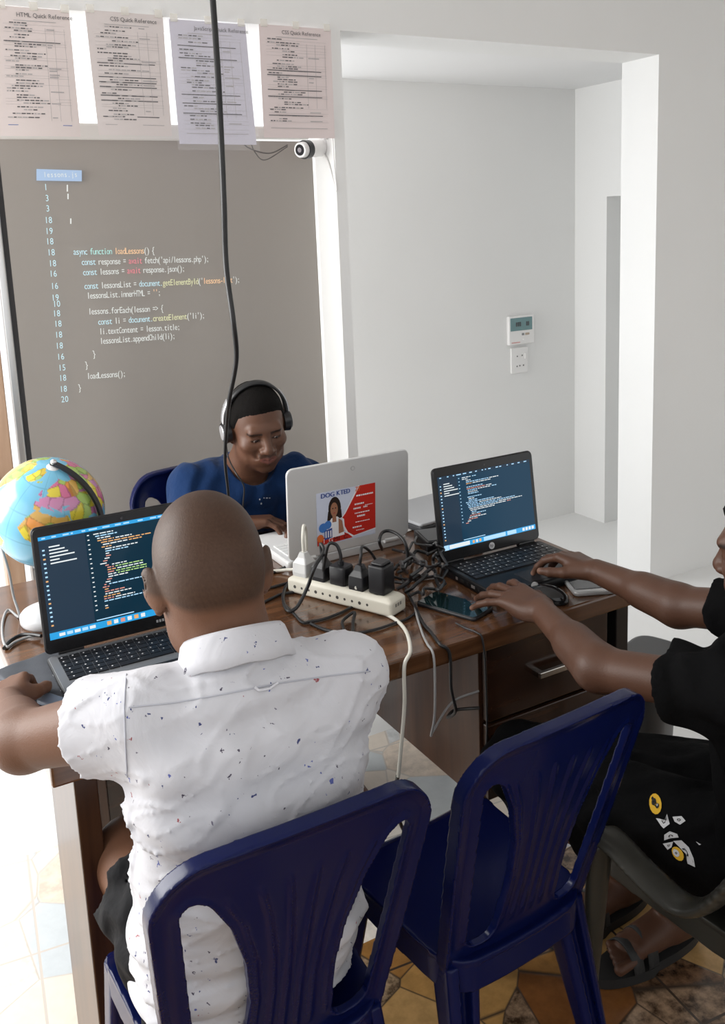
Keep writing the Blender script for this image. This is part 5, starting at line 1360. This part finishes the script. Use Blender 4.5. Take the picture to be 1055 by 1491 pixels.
# ---- A: the man in the speckled shirt, seen from behind
A = person('man with shaved head seen from behind, in a white speckled short-sleeved shirt')
hA, RA, sA = (0.410, 1.225, 1.110), Rz(-0.13) @ Rx(-0.34) @ Ry(-0.02), 1.0
Ls, Rs = vec(0.284, 1.150, 0.962), vec(0.570, 1.115, 0.955)
Le, Lw = vec(0.150, 1.350, 0.868), vec(0.158, 1.612, 0.806)
Re, Rw = vec(0.640, 1.285, 0.815), vec(0.545, 1.500, 0.805)
f = Field((0.04, 0.88, 0.0), (0.78, 1.86, 1.31), 0.0046, fz=[(1.02, 1.30, 0.0030)], fx=[(0.30, 0.51, 0.0030)], fy=[(1.06, 1.32, 0.0032)])
head_shape(f, hA, RA, sA)
f.cap((0.410, 1.185, 1.07), (0.418, 1.125, 0.985), 0.056, 0.064, 0.025)
f.sweep([((0.42, 1.215, 0.50), 0.145, 0.095), ((0.42, 1.165, 0.65), 0.135, 0.09), ((0.418, 1.14, 0.82), 0.14, 0.09), ((0.416, 1.13, 0.94), 0.12, 0.075)], (1, 0, 0), 0.03)
f.chain([Ls, Le, Lw], [0.052, 0.042, 0.027], 0.03, kk=0.02); f.cap(Le + (Lw - Le) * 0.08, Le + (Lw - Le) * 0.45, 0.043, 0.038, 0.02)
f.chain([Rs, Re, Rw], [0.052, 0.042, 0.027], 0.03, kk=0.02)
tipsA = hand_shape(f, Lw, (0.16, 0.98, -0.10), (-0.25, 0.05, 1), -1, (28, 38, 26), (0.2, 0.6), 1.0)
tipsA += hand_shape(f, Rw, (-0.35, 0.93, -0.06), (0.1, 0, 1), 1, (18, 26, 16), (0.2, 0.3), 1.0)
for sx, hx in ((0.33, 0.33), (0.52, 0.52)):
    f.chain([(hx, 1.22, 0.515), (sx - 0.01 if sx < 0.4 else sx, 1.50, 0.515), (sx, 1.46, 0.09)], [0.072, 0.060, 0.042], 0.03, kk=0.03)
    f.cap((sx, 1.44, 0.045), (sx, 1.62, 0.03), 0.036, 0.028, 0.02)
f.half((0, 0, 0.004), (0, 0, -1))
bodyA = f.build('body', SKIN_A, A, skin_color((0.135, 0.064, 0.037), 3, (hA, RA), tipsA, stub=0.72, s=sA))

SHIRT = mat('white_speckled_cotton', (0.72, 0.72, 0.75), 0.82, spec=0.2, sheen=0.12)
nt, N, L, b_ = nodes_of(SHIRT)
mp = coords(nt, 'Object', (1, 1, 1)); v_ = N.new('ShaderNodeTexVoronoi'); v_.inputs['Scale'].default_value = 58; v_.inputs['Randomness'].default_value = 0.9
nzn = N.new('ShaderNodeTexNoise'); nzn.inputs['Scale'].default_value = 130; L.new(mp.outputs[0], nzn.inputs['Vector'])
mxv = N.new('ShaderNodeMix'); mxv.data_type = 'VECTOR'; mxv.inputs['Factor'].default_value = 0.022
L.new(mp.outputs[0], mxv.inputs['A']); L.new(nzn.outputs['Color'], mxv.inputs['B']); L.new(mxv.outputs['Result'], v_.inputs['Vector'])
rd_ = ramp(nt, [(0.0, (1, 1, 1)), (0.13, (1, 1, 1)), (0.16, (0, 0, 0))]); L.new(v_.outputs['Distance'], rd_.inputs[0])
sp_ = N.new('ShaderNodeSeparateColor'); L.new(v_.outputs['Color'], sp_.inputs[0])
on = ramp(nt, [(0.0, (0, 0, 0)), (0.36, (1, 1, 1))], 'CONSTANT'); L.new(sp_.outputs[1], on.inputs[0])
cc = ramp(nt, [(0.0, (0.05, 0.06, 0.16)), (0.35, (0.08, 0.07, 0.10)), (0.6, (0.10, 0.12, 0.34)), (0.8, (0.30, 0.09, 0.10)), (0.9, (0.16, 0.15, 0.2))], 'CONSTANT'); L.new(sp_.outputs[0], cc.inputs[0])
ml_ = N.new('ShaderNodeMath'); ml_.operation = 'MULTIPLY'; L.new(rd_.outputs[0], ml_.inputs[0]); L.new(on.outputs[0], ml_.inputs[1])
mc = N.new('ShaderNodeMix'); mc.data_type = 'RGBA'; L.new(ml_.outputs[0], mc.inputs['Factor']); mc.inputs['A'].default_value = (0.52, 0.52, 0.55, 1); L.new(cc.outputs[0], mc.inputs['B'])
L.new(mc.outputs['Result'], b_.inputs['Base Color'])
n2 = N.new('ShaderNodeTexNoise'); n2.inputs['Scale'].default_value = 11; n2.inputs['Detail'].default_value = 5; n2.inputs['Distortion'].default_value = 1.2; L.new(mp.outputs[0], n2.inputs['Vector'])
bp = N.new('ShaderNodeBump'); bp.inputs['Strength'].default_value = 0.35; bp.inputs['Distance'].default_value = 0.012; L.new(n2.outputs['Fac'], bp.inputs['Height']); L.new(bp.outputs[0], b_.inputs['Normal'])

f = Field((0.08, 0.86, 0.40), (0.80, 1.42, 1.12), 0.0046)
f.sweep([((0.42, 1.220, 0.47), 0.172, 0.130), ((0.42, 1.185, 0.58), 0.170, 0.124), ((0.42, 1.145, 0.72), 0.164, 0.118), ((0.418, 1.128, 0.84), 0.168, 0.116), ((0.416, 1.130, 0.92), 0.160, 0.104), ((0.416, 1.130, 0.98), 0.112, 0.078), ((0.414, 1.135, 1.012), 0.072, 0.064)], (1, 0, 0), 0.02, n=2.5)
Lh = Ls + (Le - Ls) * 0.39; Rh = Rs + (Re - Rs) * 0.72
sleeve(f, Ls, Lh, 0.062, 0.074, 0.03); sleeve(f, Rs, Rh, 0.062, 0.064, 0.03)
f.cap(Ls + vec(0.03, -0.005, 0.0), Rs + vec(-0.03, 0.0, 0.0), 0.054, 0.054, 0.03)
# cloth folds: drapes from the shoulders, gathered rings at the waist, pulls across the back
fn1, fn2 = noise3(5, 22), noise3(9, 34)
f.warp(lambda x, y, z: 0.0040 * np.sin((z - 0.25 * x) * 115 + 2.5 * fn1(x, y, z)) * np.clip((0.66 - z) / 0.1, 0, 1)
       - 0.0030 * np.exp(-(fn1(x * 1.5, y * 1.5, z * 0.9) / 0.05) ** 2) * np.clip((z - 0.50) / 0.1, 0, 1) - 0.0026 * np.exp(-(fn2(x + 0.3, y, z * 1.6 - x * 0.5) / 0.055) ** 2)
       + 0.0026 * np.sin((x * 60 + z * 30) + 3.0 * fn1(x, y, z)) * np.clip((z - 0.62) / 0.1, 0, 1) * np.clip((1.02 - z) / 0.06, 0, 1) + 0.0020 * fn2(x, y, z))
for a, b in () and (((0.28, 0.965, 0.62), (0.40, 0.965, 0.80)), ((0.50, 0.965, 0.70), (0.58, 0.99, 0.88)), ((0.33, 0.965, 0.90), (0.45, 0.97, 0.94)), ((0.46, 0.96, 0.62), (0.56, 0.97, 0.74))): f.cap(a, b, 0.004, 0.003, 0.018)
sleeve_hole(f, Ls, Lh, 0.060, 0.022); sleeve_hole(f, Rs, Rh, 0.054, 0.022)
f.half((0.42, 1.15, 0.462), (0.0, 0.10, -1))
shA = f.build('shirt', SHIRT, A)
bs = bvh_of(shA)
STITCH = mat('grey_stitching', (0.42, 0.43, 0.48), 0.8)
seam(bs, [(188, 1030), (250, 1024), (320, 1012), (400, 996), (480, 984), (548, 976)], 0.0011, STITCH, 'yoke_seam', A)
seam(bs, [(184, 982), (181, 1030), (183, 1085), (186, 1140)], 0.0011, STITCH, 'sleeve_seam', A)
seam(bs, [(370, 1001), (376, 1006), (392, 1003), (406, 993)], 0.0018, mat('shirt_loop_cloth', (0.62, 0.62, 0.66), 0.8), 'locker_loop', A, 0.002)
# collar
cb = MB(); CN = Vector((0.414, 1.140, 1.012)); QC = Matrix.Rotation(-0.42, 3, 'X') @ Matrix.Rotation(0.06, 3, 'Y'); rings = []
for r_, z_ in ((0.0655, -0.012), (0.0640, 0.020), (0.0625, 0.040), (0.0655, 0.0435), (0.0700, 0.038), (0.0770, 0.012), (0.0800, -0.004), (0.0765, -0.006), (0.0705, 0.012)):
    ring = []
    for k in range(49):
        a = math.radians(-90 - 158 + 316 * k / 48); fl = 1 + 0.10 * (abs(k - 24) / 24) ** 3
        ring.append(tuple(CN + QC @ Vector((r_ * 1.04 * math.cos(a) * fl, r_ * 1.06 * math.sin(a) * fl, z_ - 0.018 * (abs(k - 24) / 24) ** 2 + 0.0012 * math.sin(k * 0.9) * (r_ > 0.07)))))
    rings.append(ring)
cb.loft(rings, SHIRT, caps=False, closed=False); cb.build('collar', A)
DARKSH = add_bump(mat('charcoal_shorts', (0.009, 0.009, 0.010), 0.8, spec=0.15), 30, 0.5, 0.01)
f = Field((0.16, 0.93, 0.38), (0.68, 1.50, 0.66), 0.0052)
f.sweep([((0.42, 1.225, 0.45), 0.168, 0.116), ((0.42, 1.225, 0.53), 0.140, 0.095)], (1, 0, 0), 0.02)
for hx in (0.325, 0.525):
    f.cap((hx, 1.27, 0.512), (hx - 0.004, 1.40, 0.525), 0.086, 0.090, 0.03, cut=((hx, 1.385, 0.5), (0, 1, 0.12)))
fn3 = noise3(12, 40); f.warp(lambda x, y, z: 0.005 * np.sin(z * 60 + y * 45 + 3 * fn3(x, y, z)))
for hx in (0.325, 0.525): f.cap((hx, 1.35, 0.52), (hx, 1.46, 0.52), 0.080, 0.084, 0.002, 'sub')
f.build('shorts', DARKSH, A)

# ---- B: the man in the headset
B = person('smiling man in a navy T-shirt wearing a headset, seated behind the silver laptop')
hB, RB, sB = (0.968, 2.368, 1.060), Rz(PI - 0.10) @ Rx(-0.30) @ Ry(0.09), 0.97
Ls, Rs = vec(1.105, 2.425, 0.872), vec(0.800, 2.480, 0.880)
Le, Lw = vec(1.190, 2.300, 0.800), vec(1.085, 2.245, 0.812)
Re, Rw = vec(0.765, 2.400, 0.785), vec(0.880, 2.325, 0.802)
f = Field((0.62, 2.00, 0.0), (1.30, 2.68, 1.22), 0.0050, fx=[(0.86, 1.08, 0.0023)], fy=[(2.22, 2.40, 0.0023)], fz=[(0.92, 1.20, 0.0023)])
head_shape(f, hB, RB, sB, smile=1.0)
f.cap((0.966, 2.385, 1.0), (0.952, 2.455, 0.90), 0.056, 0.066, 0.02)
f.sweep([((0.95, 2.53, 0.48), 0.15, 0.10), ((0.95, 2.53, 0.65), 0.14, 0.095), ((0.95, 2.49, 0.80), 0.15, 0.095), ((0.952, 2.46, 0.875), 0.13, 0.08)], (1, 0, 0), 0.03)
f.chain([Ls, Le, Lw], [0.050, 0.040, 0.026], 0.03, kk=0.015); f.chain([Rs, Re, Rw], [0.050, 0.040, 0.026], 0.03, kk=0.015)
tipsB = hand_shape(f, Lw, (-0.55, -0.35, -0.10), (0, 0.1, 1), -1, (25, 30, 20), (0, 0.3), 0.95) + hand_shape(f, Rw, (0.86, -0.40, -0.02), (0, 0.1, 1), 1, (25, 30, 20), (0, 0.3), 0.95)
for hx, kx in ((0.87, 0.80), (1.03, 1.08)):
    f.chain([(hx, 2.53, 0.52), (kx, 2.12, 0.50), (kx, 2.20, 0.09)], [0.080, 0.058, 0.042], 0.03, kk=0.03); f.cap((kx, 2.21, 0.045), (kx, 2.06, 0.03), 0.036, 0.03, 0.02)
f.half((0, 0, 0.004), (0, 0, -1))
bodyB = f.build('body', SKIN_B, B, skin_color((0.105, 0.047, 0.027), 23, (hB, RB), tipsB, beard=0.35, s=sB))
eyes(B, hB, RB, sB)
hair_mesh(B, hB, RB, sB, 0.0045, HAIR, 0.0008, [-0.12, -0.09, -0.05, -0.02, 0.005, 0.02, 0.035, 0.055, 0.075, 0.10], [-0.05, -0.045, -0.02, -0.01, -0.018, 0.012, 0.052, 0.068, 0.076, 0.080])
NAVY = add_bump(mat('navy_cotton', (0.006, 0.024, 0.080), 0.85, spec=0.1, sheen=0.08), 26, 0.5, 0.012)
f = Field((0.62, 2.20, 0.42), (1.30, 2.68, 1.00), 0.0045)
f.sweep([((0.95, 2.53, 0.46), 0.178, 0.130), ((0.95, 2.53, 0.65), 0.168, 0.120), ((0.95, 2.49, 0.80), 0.176, 0.122), ((0.952, 2.468, 0.87), 0.160, 0.105), ((0.953, 2.458, 0.915), 0.090, 0.082)], (1, 0, 0), 0.03)
Lh, Rh = Ls + (Le - Ls) * 0.95, Rs + (Re - Rs) * 0.95
sleeve(f, Ls, Lh, 0.068, 0.066, 0.05); sleeve(f, Rs, Rh, 0.070, 0.068, 0.05)
f.cap(Ls + vec(-0.03, 0, 0.005), Rs + vec(0.03, 0, 0.005), 0.060, 0.060, 0.04)
fn4 = noise3(31, 40); f.warp(lambda x, y, z: 0.0045 * np.sin(x * 75 - z * 30 + 3 * fn4(x, y, z)) * np.clip((z - 0.55) / 0.1, 0, 1))
f.cap((0.962, 2.400, 0.948), (0.958, 2.42, 1.00), 0.068, 0.09, 0.006, 'sub')
sleeve_hole(f, Ls, Lh, 0.056, 0.022); sleeve_hole(f, Rs, Rh, 0.058, 0.022)
shB = f.build('t_shirt', NAVY, B)
bB = bvh_of(shB); dm = MB(); DW_ = mat('white_print', (0.6, 0.62, 0.66), 0.7)
for x, y, w, h in ((378, 727, 1.1, 1.3), (384, 725, 1.0, 0.8), (388, 725, 1.6, 0.9), (392, 725, 1.2, 0.8), (380, 733, 1.2, 1.6)): decal(bB, dm, ellp(x, y, w, h, n=8), DW_, grid=2)
if dm.v: dm.build('chest_print', B)
JEAN = add_bump(mat('dark_denim', (0.012, 0.014, 0.022), 0.85), 60, 0.3, 0.004)
f = Field((0.66, 2.00, 0.05), (1.22, 2.70, 0.64), 0.0065)
f.sweep([((0.95, 2.54, 0.47), 0.165, 0.120), ((0.95, 2.54, 0.56), 0.155, 0.112)], (1, 0, 0), 0.02)
for hx, kx in ((0.87, 0.80), (1.03, 1.08)): f.chain([(hx, 2.52, 0.515), (kx, 2.12, 0.50), (kx, 2.20, 0.10)], [0.094, 0.073, 0.056], 0.03, kk=0.02)
f.half((0, 0, 0.09), (0, 0, -1)); f.build('trousers', JEAN, B)
# headset (worn, so a thing of its own)
MHB = Matrix([list(RB[i]) + [hB[i]] for i in range(3)] + [[0, 0, 0, 1]])
hs = empty('headset'); tag(hs, 'black and silver headset on the head of the man in navy', 'headset')
bm_ = MB(); rings = []
for a in np.linspace(-1.62, 1.62, 40):
    p = Vector((0.0895 * math.sin(a), -0.012, 0.022 + 0.108 * math.cos(a)))
    o_ = Vector((math.sin(a), 0, math.cos(a)))
    rings.append([tuple(p + o_ * u + Vector((0, v, 0))) for u, v in ((-0.003, -0.012), (0.003, -0.010), (0.0042, 0), (0.003, 0.010), (-0.003, 0.012))])
bm_.loft(rings, mat('headband_black', (0.012, 0.012, 0.013), 0.4), MHB); bm_.build('headband', hs)
SLV = mat('headset_silver', (0.62, 0.62, 0.64), 0.25, 0.6)
for q in (-1, 1):
    sl = MB(); rings = []
    for a in np.linspace(0.92, 1.55, 14):
        p = Vector((q * 0.0955 * math.sin(a), -0.012, 0.022 + 0.112 * math.cos(a))); o_ = Vector((q * math.sin(a), 0, math.cos(a)))
        rings.append([tuple(p + o_ * u + Vector((0, v, 0))) for u, v in ((-0.002, -0.011), (0.002, -0.011), (0.002, 0.011), (-0.002, 0.011))])
    sl.loft(rings if q > 0 else [list(reversed(r)) for r in rings], SLV, MHB); sl.build('slider', hs)
    cu = MB(); cu.cyl((q * 0.078, -0.008, -0.006), (q * 0.094, -0.008, -0.006), 0.030, BLK, 0.032, 28, MHB); cu.cyl((q * 0.0935, -0.008, -0.006), (q * 0.1005, -0.008, -0.006), 0.030, BLK, 0.026, 28, MHB); e_ = cu.build('ear_cup', hs, 0.003)
    MB().cyl((q * 0.1003, -0.008, -0.006), (q * 0.1025, -0.008, -0.006), 0.0225, SLV, 0.021, 28, MHB).build('silver_disc', e_, 0.001)
cordp = [MHB @ Vector((0.094, 0.0, -0.034)), MHB @ Vector((0.096, 0.025, -0.07)), Vector((0.868, 2.30, 0.955)), Vector((0.884, 2.285, 0.915)), Vector((0.884, 2.30, 0.86)), Vector((0.886, 2.305, 0.82)), Vector((0.89, 2.27, 0.775))]
MB().tube(cordp, 0.0022, BLKC).build('cord', hs)

# ---- C: the man in black on the right, only partly in the picture
Cc = person('man in a black T-shirt and black printed shorts reaching in from the right to type')
hC, RC, sC = (1.368, 0.992, 1.008), Rz(0.32) @ Rx(-0.16), 0.98
Ls, Rs = vec(1.178, 0.930, 0.828), vec(1.440, 1.000, 0.870)
Le, Lw = vec(1.112, 1.160, 0.790), vec(1.172, 1.392, 0.806)
Re, Rw = vec(1.405, 1.235, 0.812), vec(1.392, 1.462, 0.818)
f = Field((0.95, 0.70, 0.0), (1.62, 1.76, 1.17), 0.0050, fx=[(1.09, 1.44, 0.0024)], fy=[(1.38, 1.70, 0.0024)], fz=[(0.755, 0.885, 0.0024)])
head_shape(f, hC, RC, sC)
f.cap((1.345, 0.975, 0.960), (1.325, 0.910, 0.870), 0.056, 0.066, 0.02)
f.sweep([((1.33, 0.88, 0.50), 0.15, 0.105), ((1.32, 0.87, 0.65), 0.14, 0.10), ((1.31, 0.90, 0.80), 0.14, 0.10), ((1.31, 0.93, 0.87), 0.12, 0.08)], (1, 0.15, 0), 0.03)
f.chain([Ls, Le, Lw], [0.043, 0.0390, 0.0260], 0.03, kk=0.02); f.cap(Le + (Lw - Le) * 0.05, Le + (Lw - Le) * 0.40, 0.0400, 0.0375, 0.02)
f.chain([Rs, Re, Rw], [0.043, 0.0400, 0.0270], 0.03, kk=0.02); f.cap(Re + (Rw - Re) * 0.05, Re + (Rw - Re) * 0.40, 0.0410, 0.0370, 0.02)
tipsC = hand_shape(f, Lw, (-0.02, 1.0, -0.02), (-0.20, 0.1, 1), -1, [(8, 18, 12), (6, 16, 12), (6, 14, 12), (4, 12, 12)], (0.1, 0.2), 1.08, 2.3)
tipsC += hand_shape(f, Rw, (-0.10, 0.97, 0.10), (0.15, 0, 1), 1, [(30, 24, 14), (28, 26, 16), (30, 28, 16), (30, 26, 14)], (0.5, 0.5), 1.0, 1.1)
hipL, hipR, knL, knR, anL, anR = vec(1.245, 0.87, 0.505), vec(1.415, 0.98, 0.505), vec(1.145, 1.235, 0.505), vec(1.120, 1.385, 0.480), vec(1.435, 1.245, 0.095), vec(1.425, 1.385, 0.095)
f.chain([hipL, knL, anL], [0.085, 0.058, 0.036], 0.03, kk=0.03); f.chain([hipR, knR, anR], [0.085, 0.058, 0.036], 0.03, kk=0.03)
f.cap(knL + (anL - knL) * 0.2, knL + (anL - knL) * 0.5, 0.056, 0.048, 0.03); f.cap(knR + (anR - knR) * 0.2, knR + (anR - knR) * 0.5, 0.056, 0.048, 0.03)
for an, dv in ((anL, unit((-0.97, 0.06, 0))), (anR, unit((-0.99, 0.02, 0)))):
    b0 = vec(an[0], an[1], 0.058) - dv * 0.035
    f.cap(b0, b0 + dv * 0.06, 0.034, 0.034, 0.02); f.cap(an - vec(0, 0, 0.02), vec(an[0], an[1], 0.062) + dv * 0.10, 0.036, 0.030, 0.03)
    pv = np.cross(dv, (0, 0, 1))
    f.cap(b0 + dv * 0.12, b0 + dv * 0.175 + pv * 0.012, 0.030, 0.022, 0.02, sc=(1, 1, 0.8)); f.cap(b0 + dv * 0.10, b0 + dv * 0.165 - pv * 0.02, 0.028, 0.018, 0.02)
    for i, o_ in enumerate((-0.028, -0.012, 0.003, 0.017, 0.030)):
        q = i if an is anL else 4 - i
        ln = 0.228 - 0.007 * q; f.cap(b0 + dv * 0.175 + pv * o_ - vec(0, 0, 0.012), b0 + dv * ln + pv * o_ * 1.1 - vec(0, 0, 0.014), 0.0105, 0.0125 if q == 0 else 0.0095, 0.004)
f.half((0, 0, 0.024), (0, 0, -1))
bodyC = f.build('body', SKIN_C, Cc, skin_color((0.080, 0.036, 0.021), 43, (hC, RC), tipsC, beard=0.2, s=sC))
eyes(Cc, hC, RC, sC)
hair_mesh(Cc, hC, RC, sC, 0.013, HAIR, 0.0022, [-0.12, -0.09, -0.05, -0.02, 0.005, 0.02, 0.035, 0.055, 0.075, 0.11], [-0.05, -0.045, -0.02, -0.01, -0.018, 0.005, 0.042, 0.056, 0.062, 0.064])
BT = add_bump(mat('black_cotton', (0.0042, 0.0042, 0.0045), 0.9, spec=0.06), 24, 0.5, 0.012)
f = Field((0.98, 0.66, 0.42), (1.62, 1.22, 0.98), 0.0046)
f.sweep([((1.33, 0.88, 0.47), 0.180, 0.135), ((1.32, 0.87, 0.65), 0.170, 0.125), ((1.31, 0.90, 0.80), 0.170, 0.125), ((1.312, 0.92, 0.85), 0.140, 0.100), ((1.325, 0.92, 0.89), 0.085, 0.080)], (1, 0.15, 0), 0.02)
Lh, Rh = Ls + (Le - Ls) * 0.40, Rs + (Re - Rs) * 0.60
sleeve(f, Ls, Lh, 0.062, 0.072, 0.03); sleeve(f, Rs, Rh, 0.060, 0.060, 0.03)
f.cap(Ls + vec(0.03, 0, 0.0), Rs + vec(-0.03, 0, 0.0), 0.055, 0.055, 0.03)
fn5 = noise3(51, 36); f.warp(lambda x, y, z: 0.005 * np.sin(y * 60 - z * 60 + 3 * fn5(x, y, z)))
f.cap((1.335, 0.96, 0.92), (1.35, 0.99, 0.99), 0.068, 0.085, 0.006, 'sub')
sleeve_hole(f, Ls, Lh, 0.058, 0.022); sleeve_hole(f, Rs, Rh, 0.050, 0.022)
f.build('t_shirt', BT, Cc)
hem = MB(); nH = unit(Le - Ls); 
f = Field((0.90, 0.70, 0.30), (1.62, 1.58, 0.68), 0.0052)
f.sweep([((1.33, 0.90, 0.47), 0.175, 0.135), ((1.33, 0.89, 0.57), 0.165, 0.125)], (1, 0.3, 0), 0.02)
for hp, kn in ((hipL, knL), (hipR, knR)):
    d_ = unit(kn - hp); f.cap(hp, kn + d_ * 0.012, 0.100, 0.076, 0.03); f.cap(kn, kn + vec(0.04, 0.0, -0.09), 0.076, 0.080, 0.02)
fn6 = noise3(61, 40); f.warp(lambda x, y, z: 0.005 * np.sin(x * 50 + y * 50 + z * 40 + 3 * fn6(x, y, z)))
shC = f.build('shorts', BT, Cc)
bC = bvh_of(shC); pr = MB()
PY_ = mat('print_yellow', (0.62, 0.36, 0.015), 0.7); PW = mat('print_white', (0.52, 0.52, 0.53), 0.7); PB = mat('print_black', (0.01, 0.01, 0.01), 0.8)
decal(bC, pr, ellp(954, 1171, 9, 15.5, -0.12), PY_, 0.0014)
for x, y, rx, ry in ((952, 1168, 3.4, 5.5), (957, 1174, 2.6, 4.0), (950, 1163, 1.6, 2.5)): decal(bC, pr, ellp(x, y, rx, ry, 0.2, 10), PB, 0.0022, 3)
decal(bC, pr, ellp(957, 1173, 1.2, 1.8, 0.2, 8), PW, 0.0028, 2)
for q in ([(955, 1192), (968, 1194), (971, 1186), (975, 1200), (966, 1206), (962, 1202)], [(979, 1190), (992, 1189), (998, 1196), (990, 1201), (982, 1197)], [(967, 1215), (975, 1210), (986, 1214), (988, 1219), (976, 1220), (967, 1223)], [(965, 1228), (980, 1225), (978, 1233), (972, 1237)], [(980, 1224), (992, 1223), (1003, 1234), (1010, 1250), (1012, 1262), (1001, 1257), (999, 1244), (990, 1234)], [(1013, 1225), (1021, 1230), (1018, 1231)]): decal(bC, pr, q, PW, 0.0014, 3)
decal(bC, pr, ellp(987, 1243, 7, 12, -0.6), PY_, 0.0014); decal(bC, pr, ellp(985, 1242, 4, 7, -0.6, 10), PW, 0.0022, 3)
if pr.v: pr.build('shorts_print', Cc)
SOLE = mat('black_sandal_rubber', (0.018, 0.018, 0.018), 0.6)
for an, dv in ((anL, unit((-0.97, 0.06, 0))), (anR, unit((-0.99, 0.02, 0)))):
    b0 = vec(an[0], an[1], 0.0) - dv * 0.06; pv = np.cross(dv, (0, 0, 1)); rings = []
    outl = [(b0 + dv * (0.15 + 0.150 * math.cos(a)) + pv * math.sin(a) * (0.047 if math.cos(a) > 0 else 0.038)) for a in np.linspace(0, 2 * PI, 41)[:-1]]
    sd = MB(); sd.loft([[(p[0], p[1], z) for p in outl] for z in (0.002, 0.024)], SOLE); so_ = sd.build('sandal', Cc, 0.004)
    for t0, h_ in ((0.17, 0.082), (0.21, 0.066)):
        MB().loft([[tuple(b0 + dv * (t0 + w) + pv * (math.cos(a) * 0.044) + vec(0, 0, 0.022 + math.sin(a) * (h_ - 0.018) + q)) for w, q in ((-0.014, 0), (0.014, 0), (0.014, 0.004), (-0.014, 0.004))] for a in np.linspace(0, PI, 15)], SOLE).build('strap', so_)
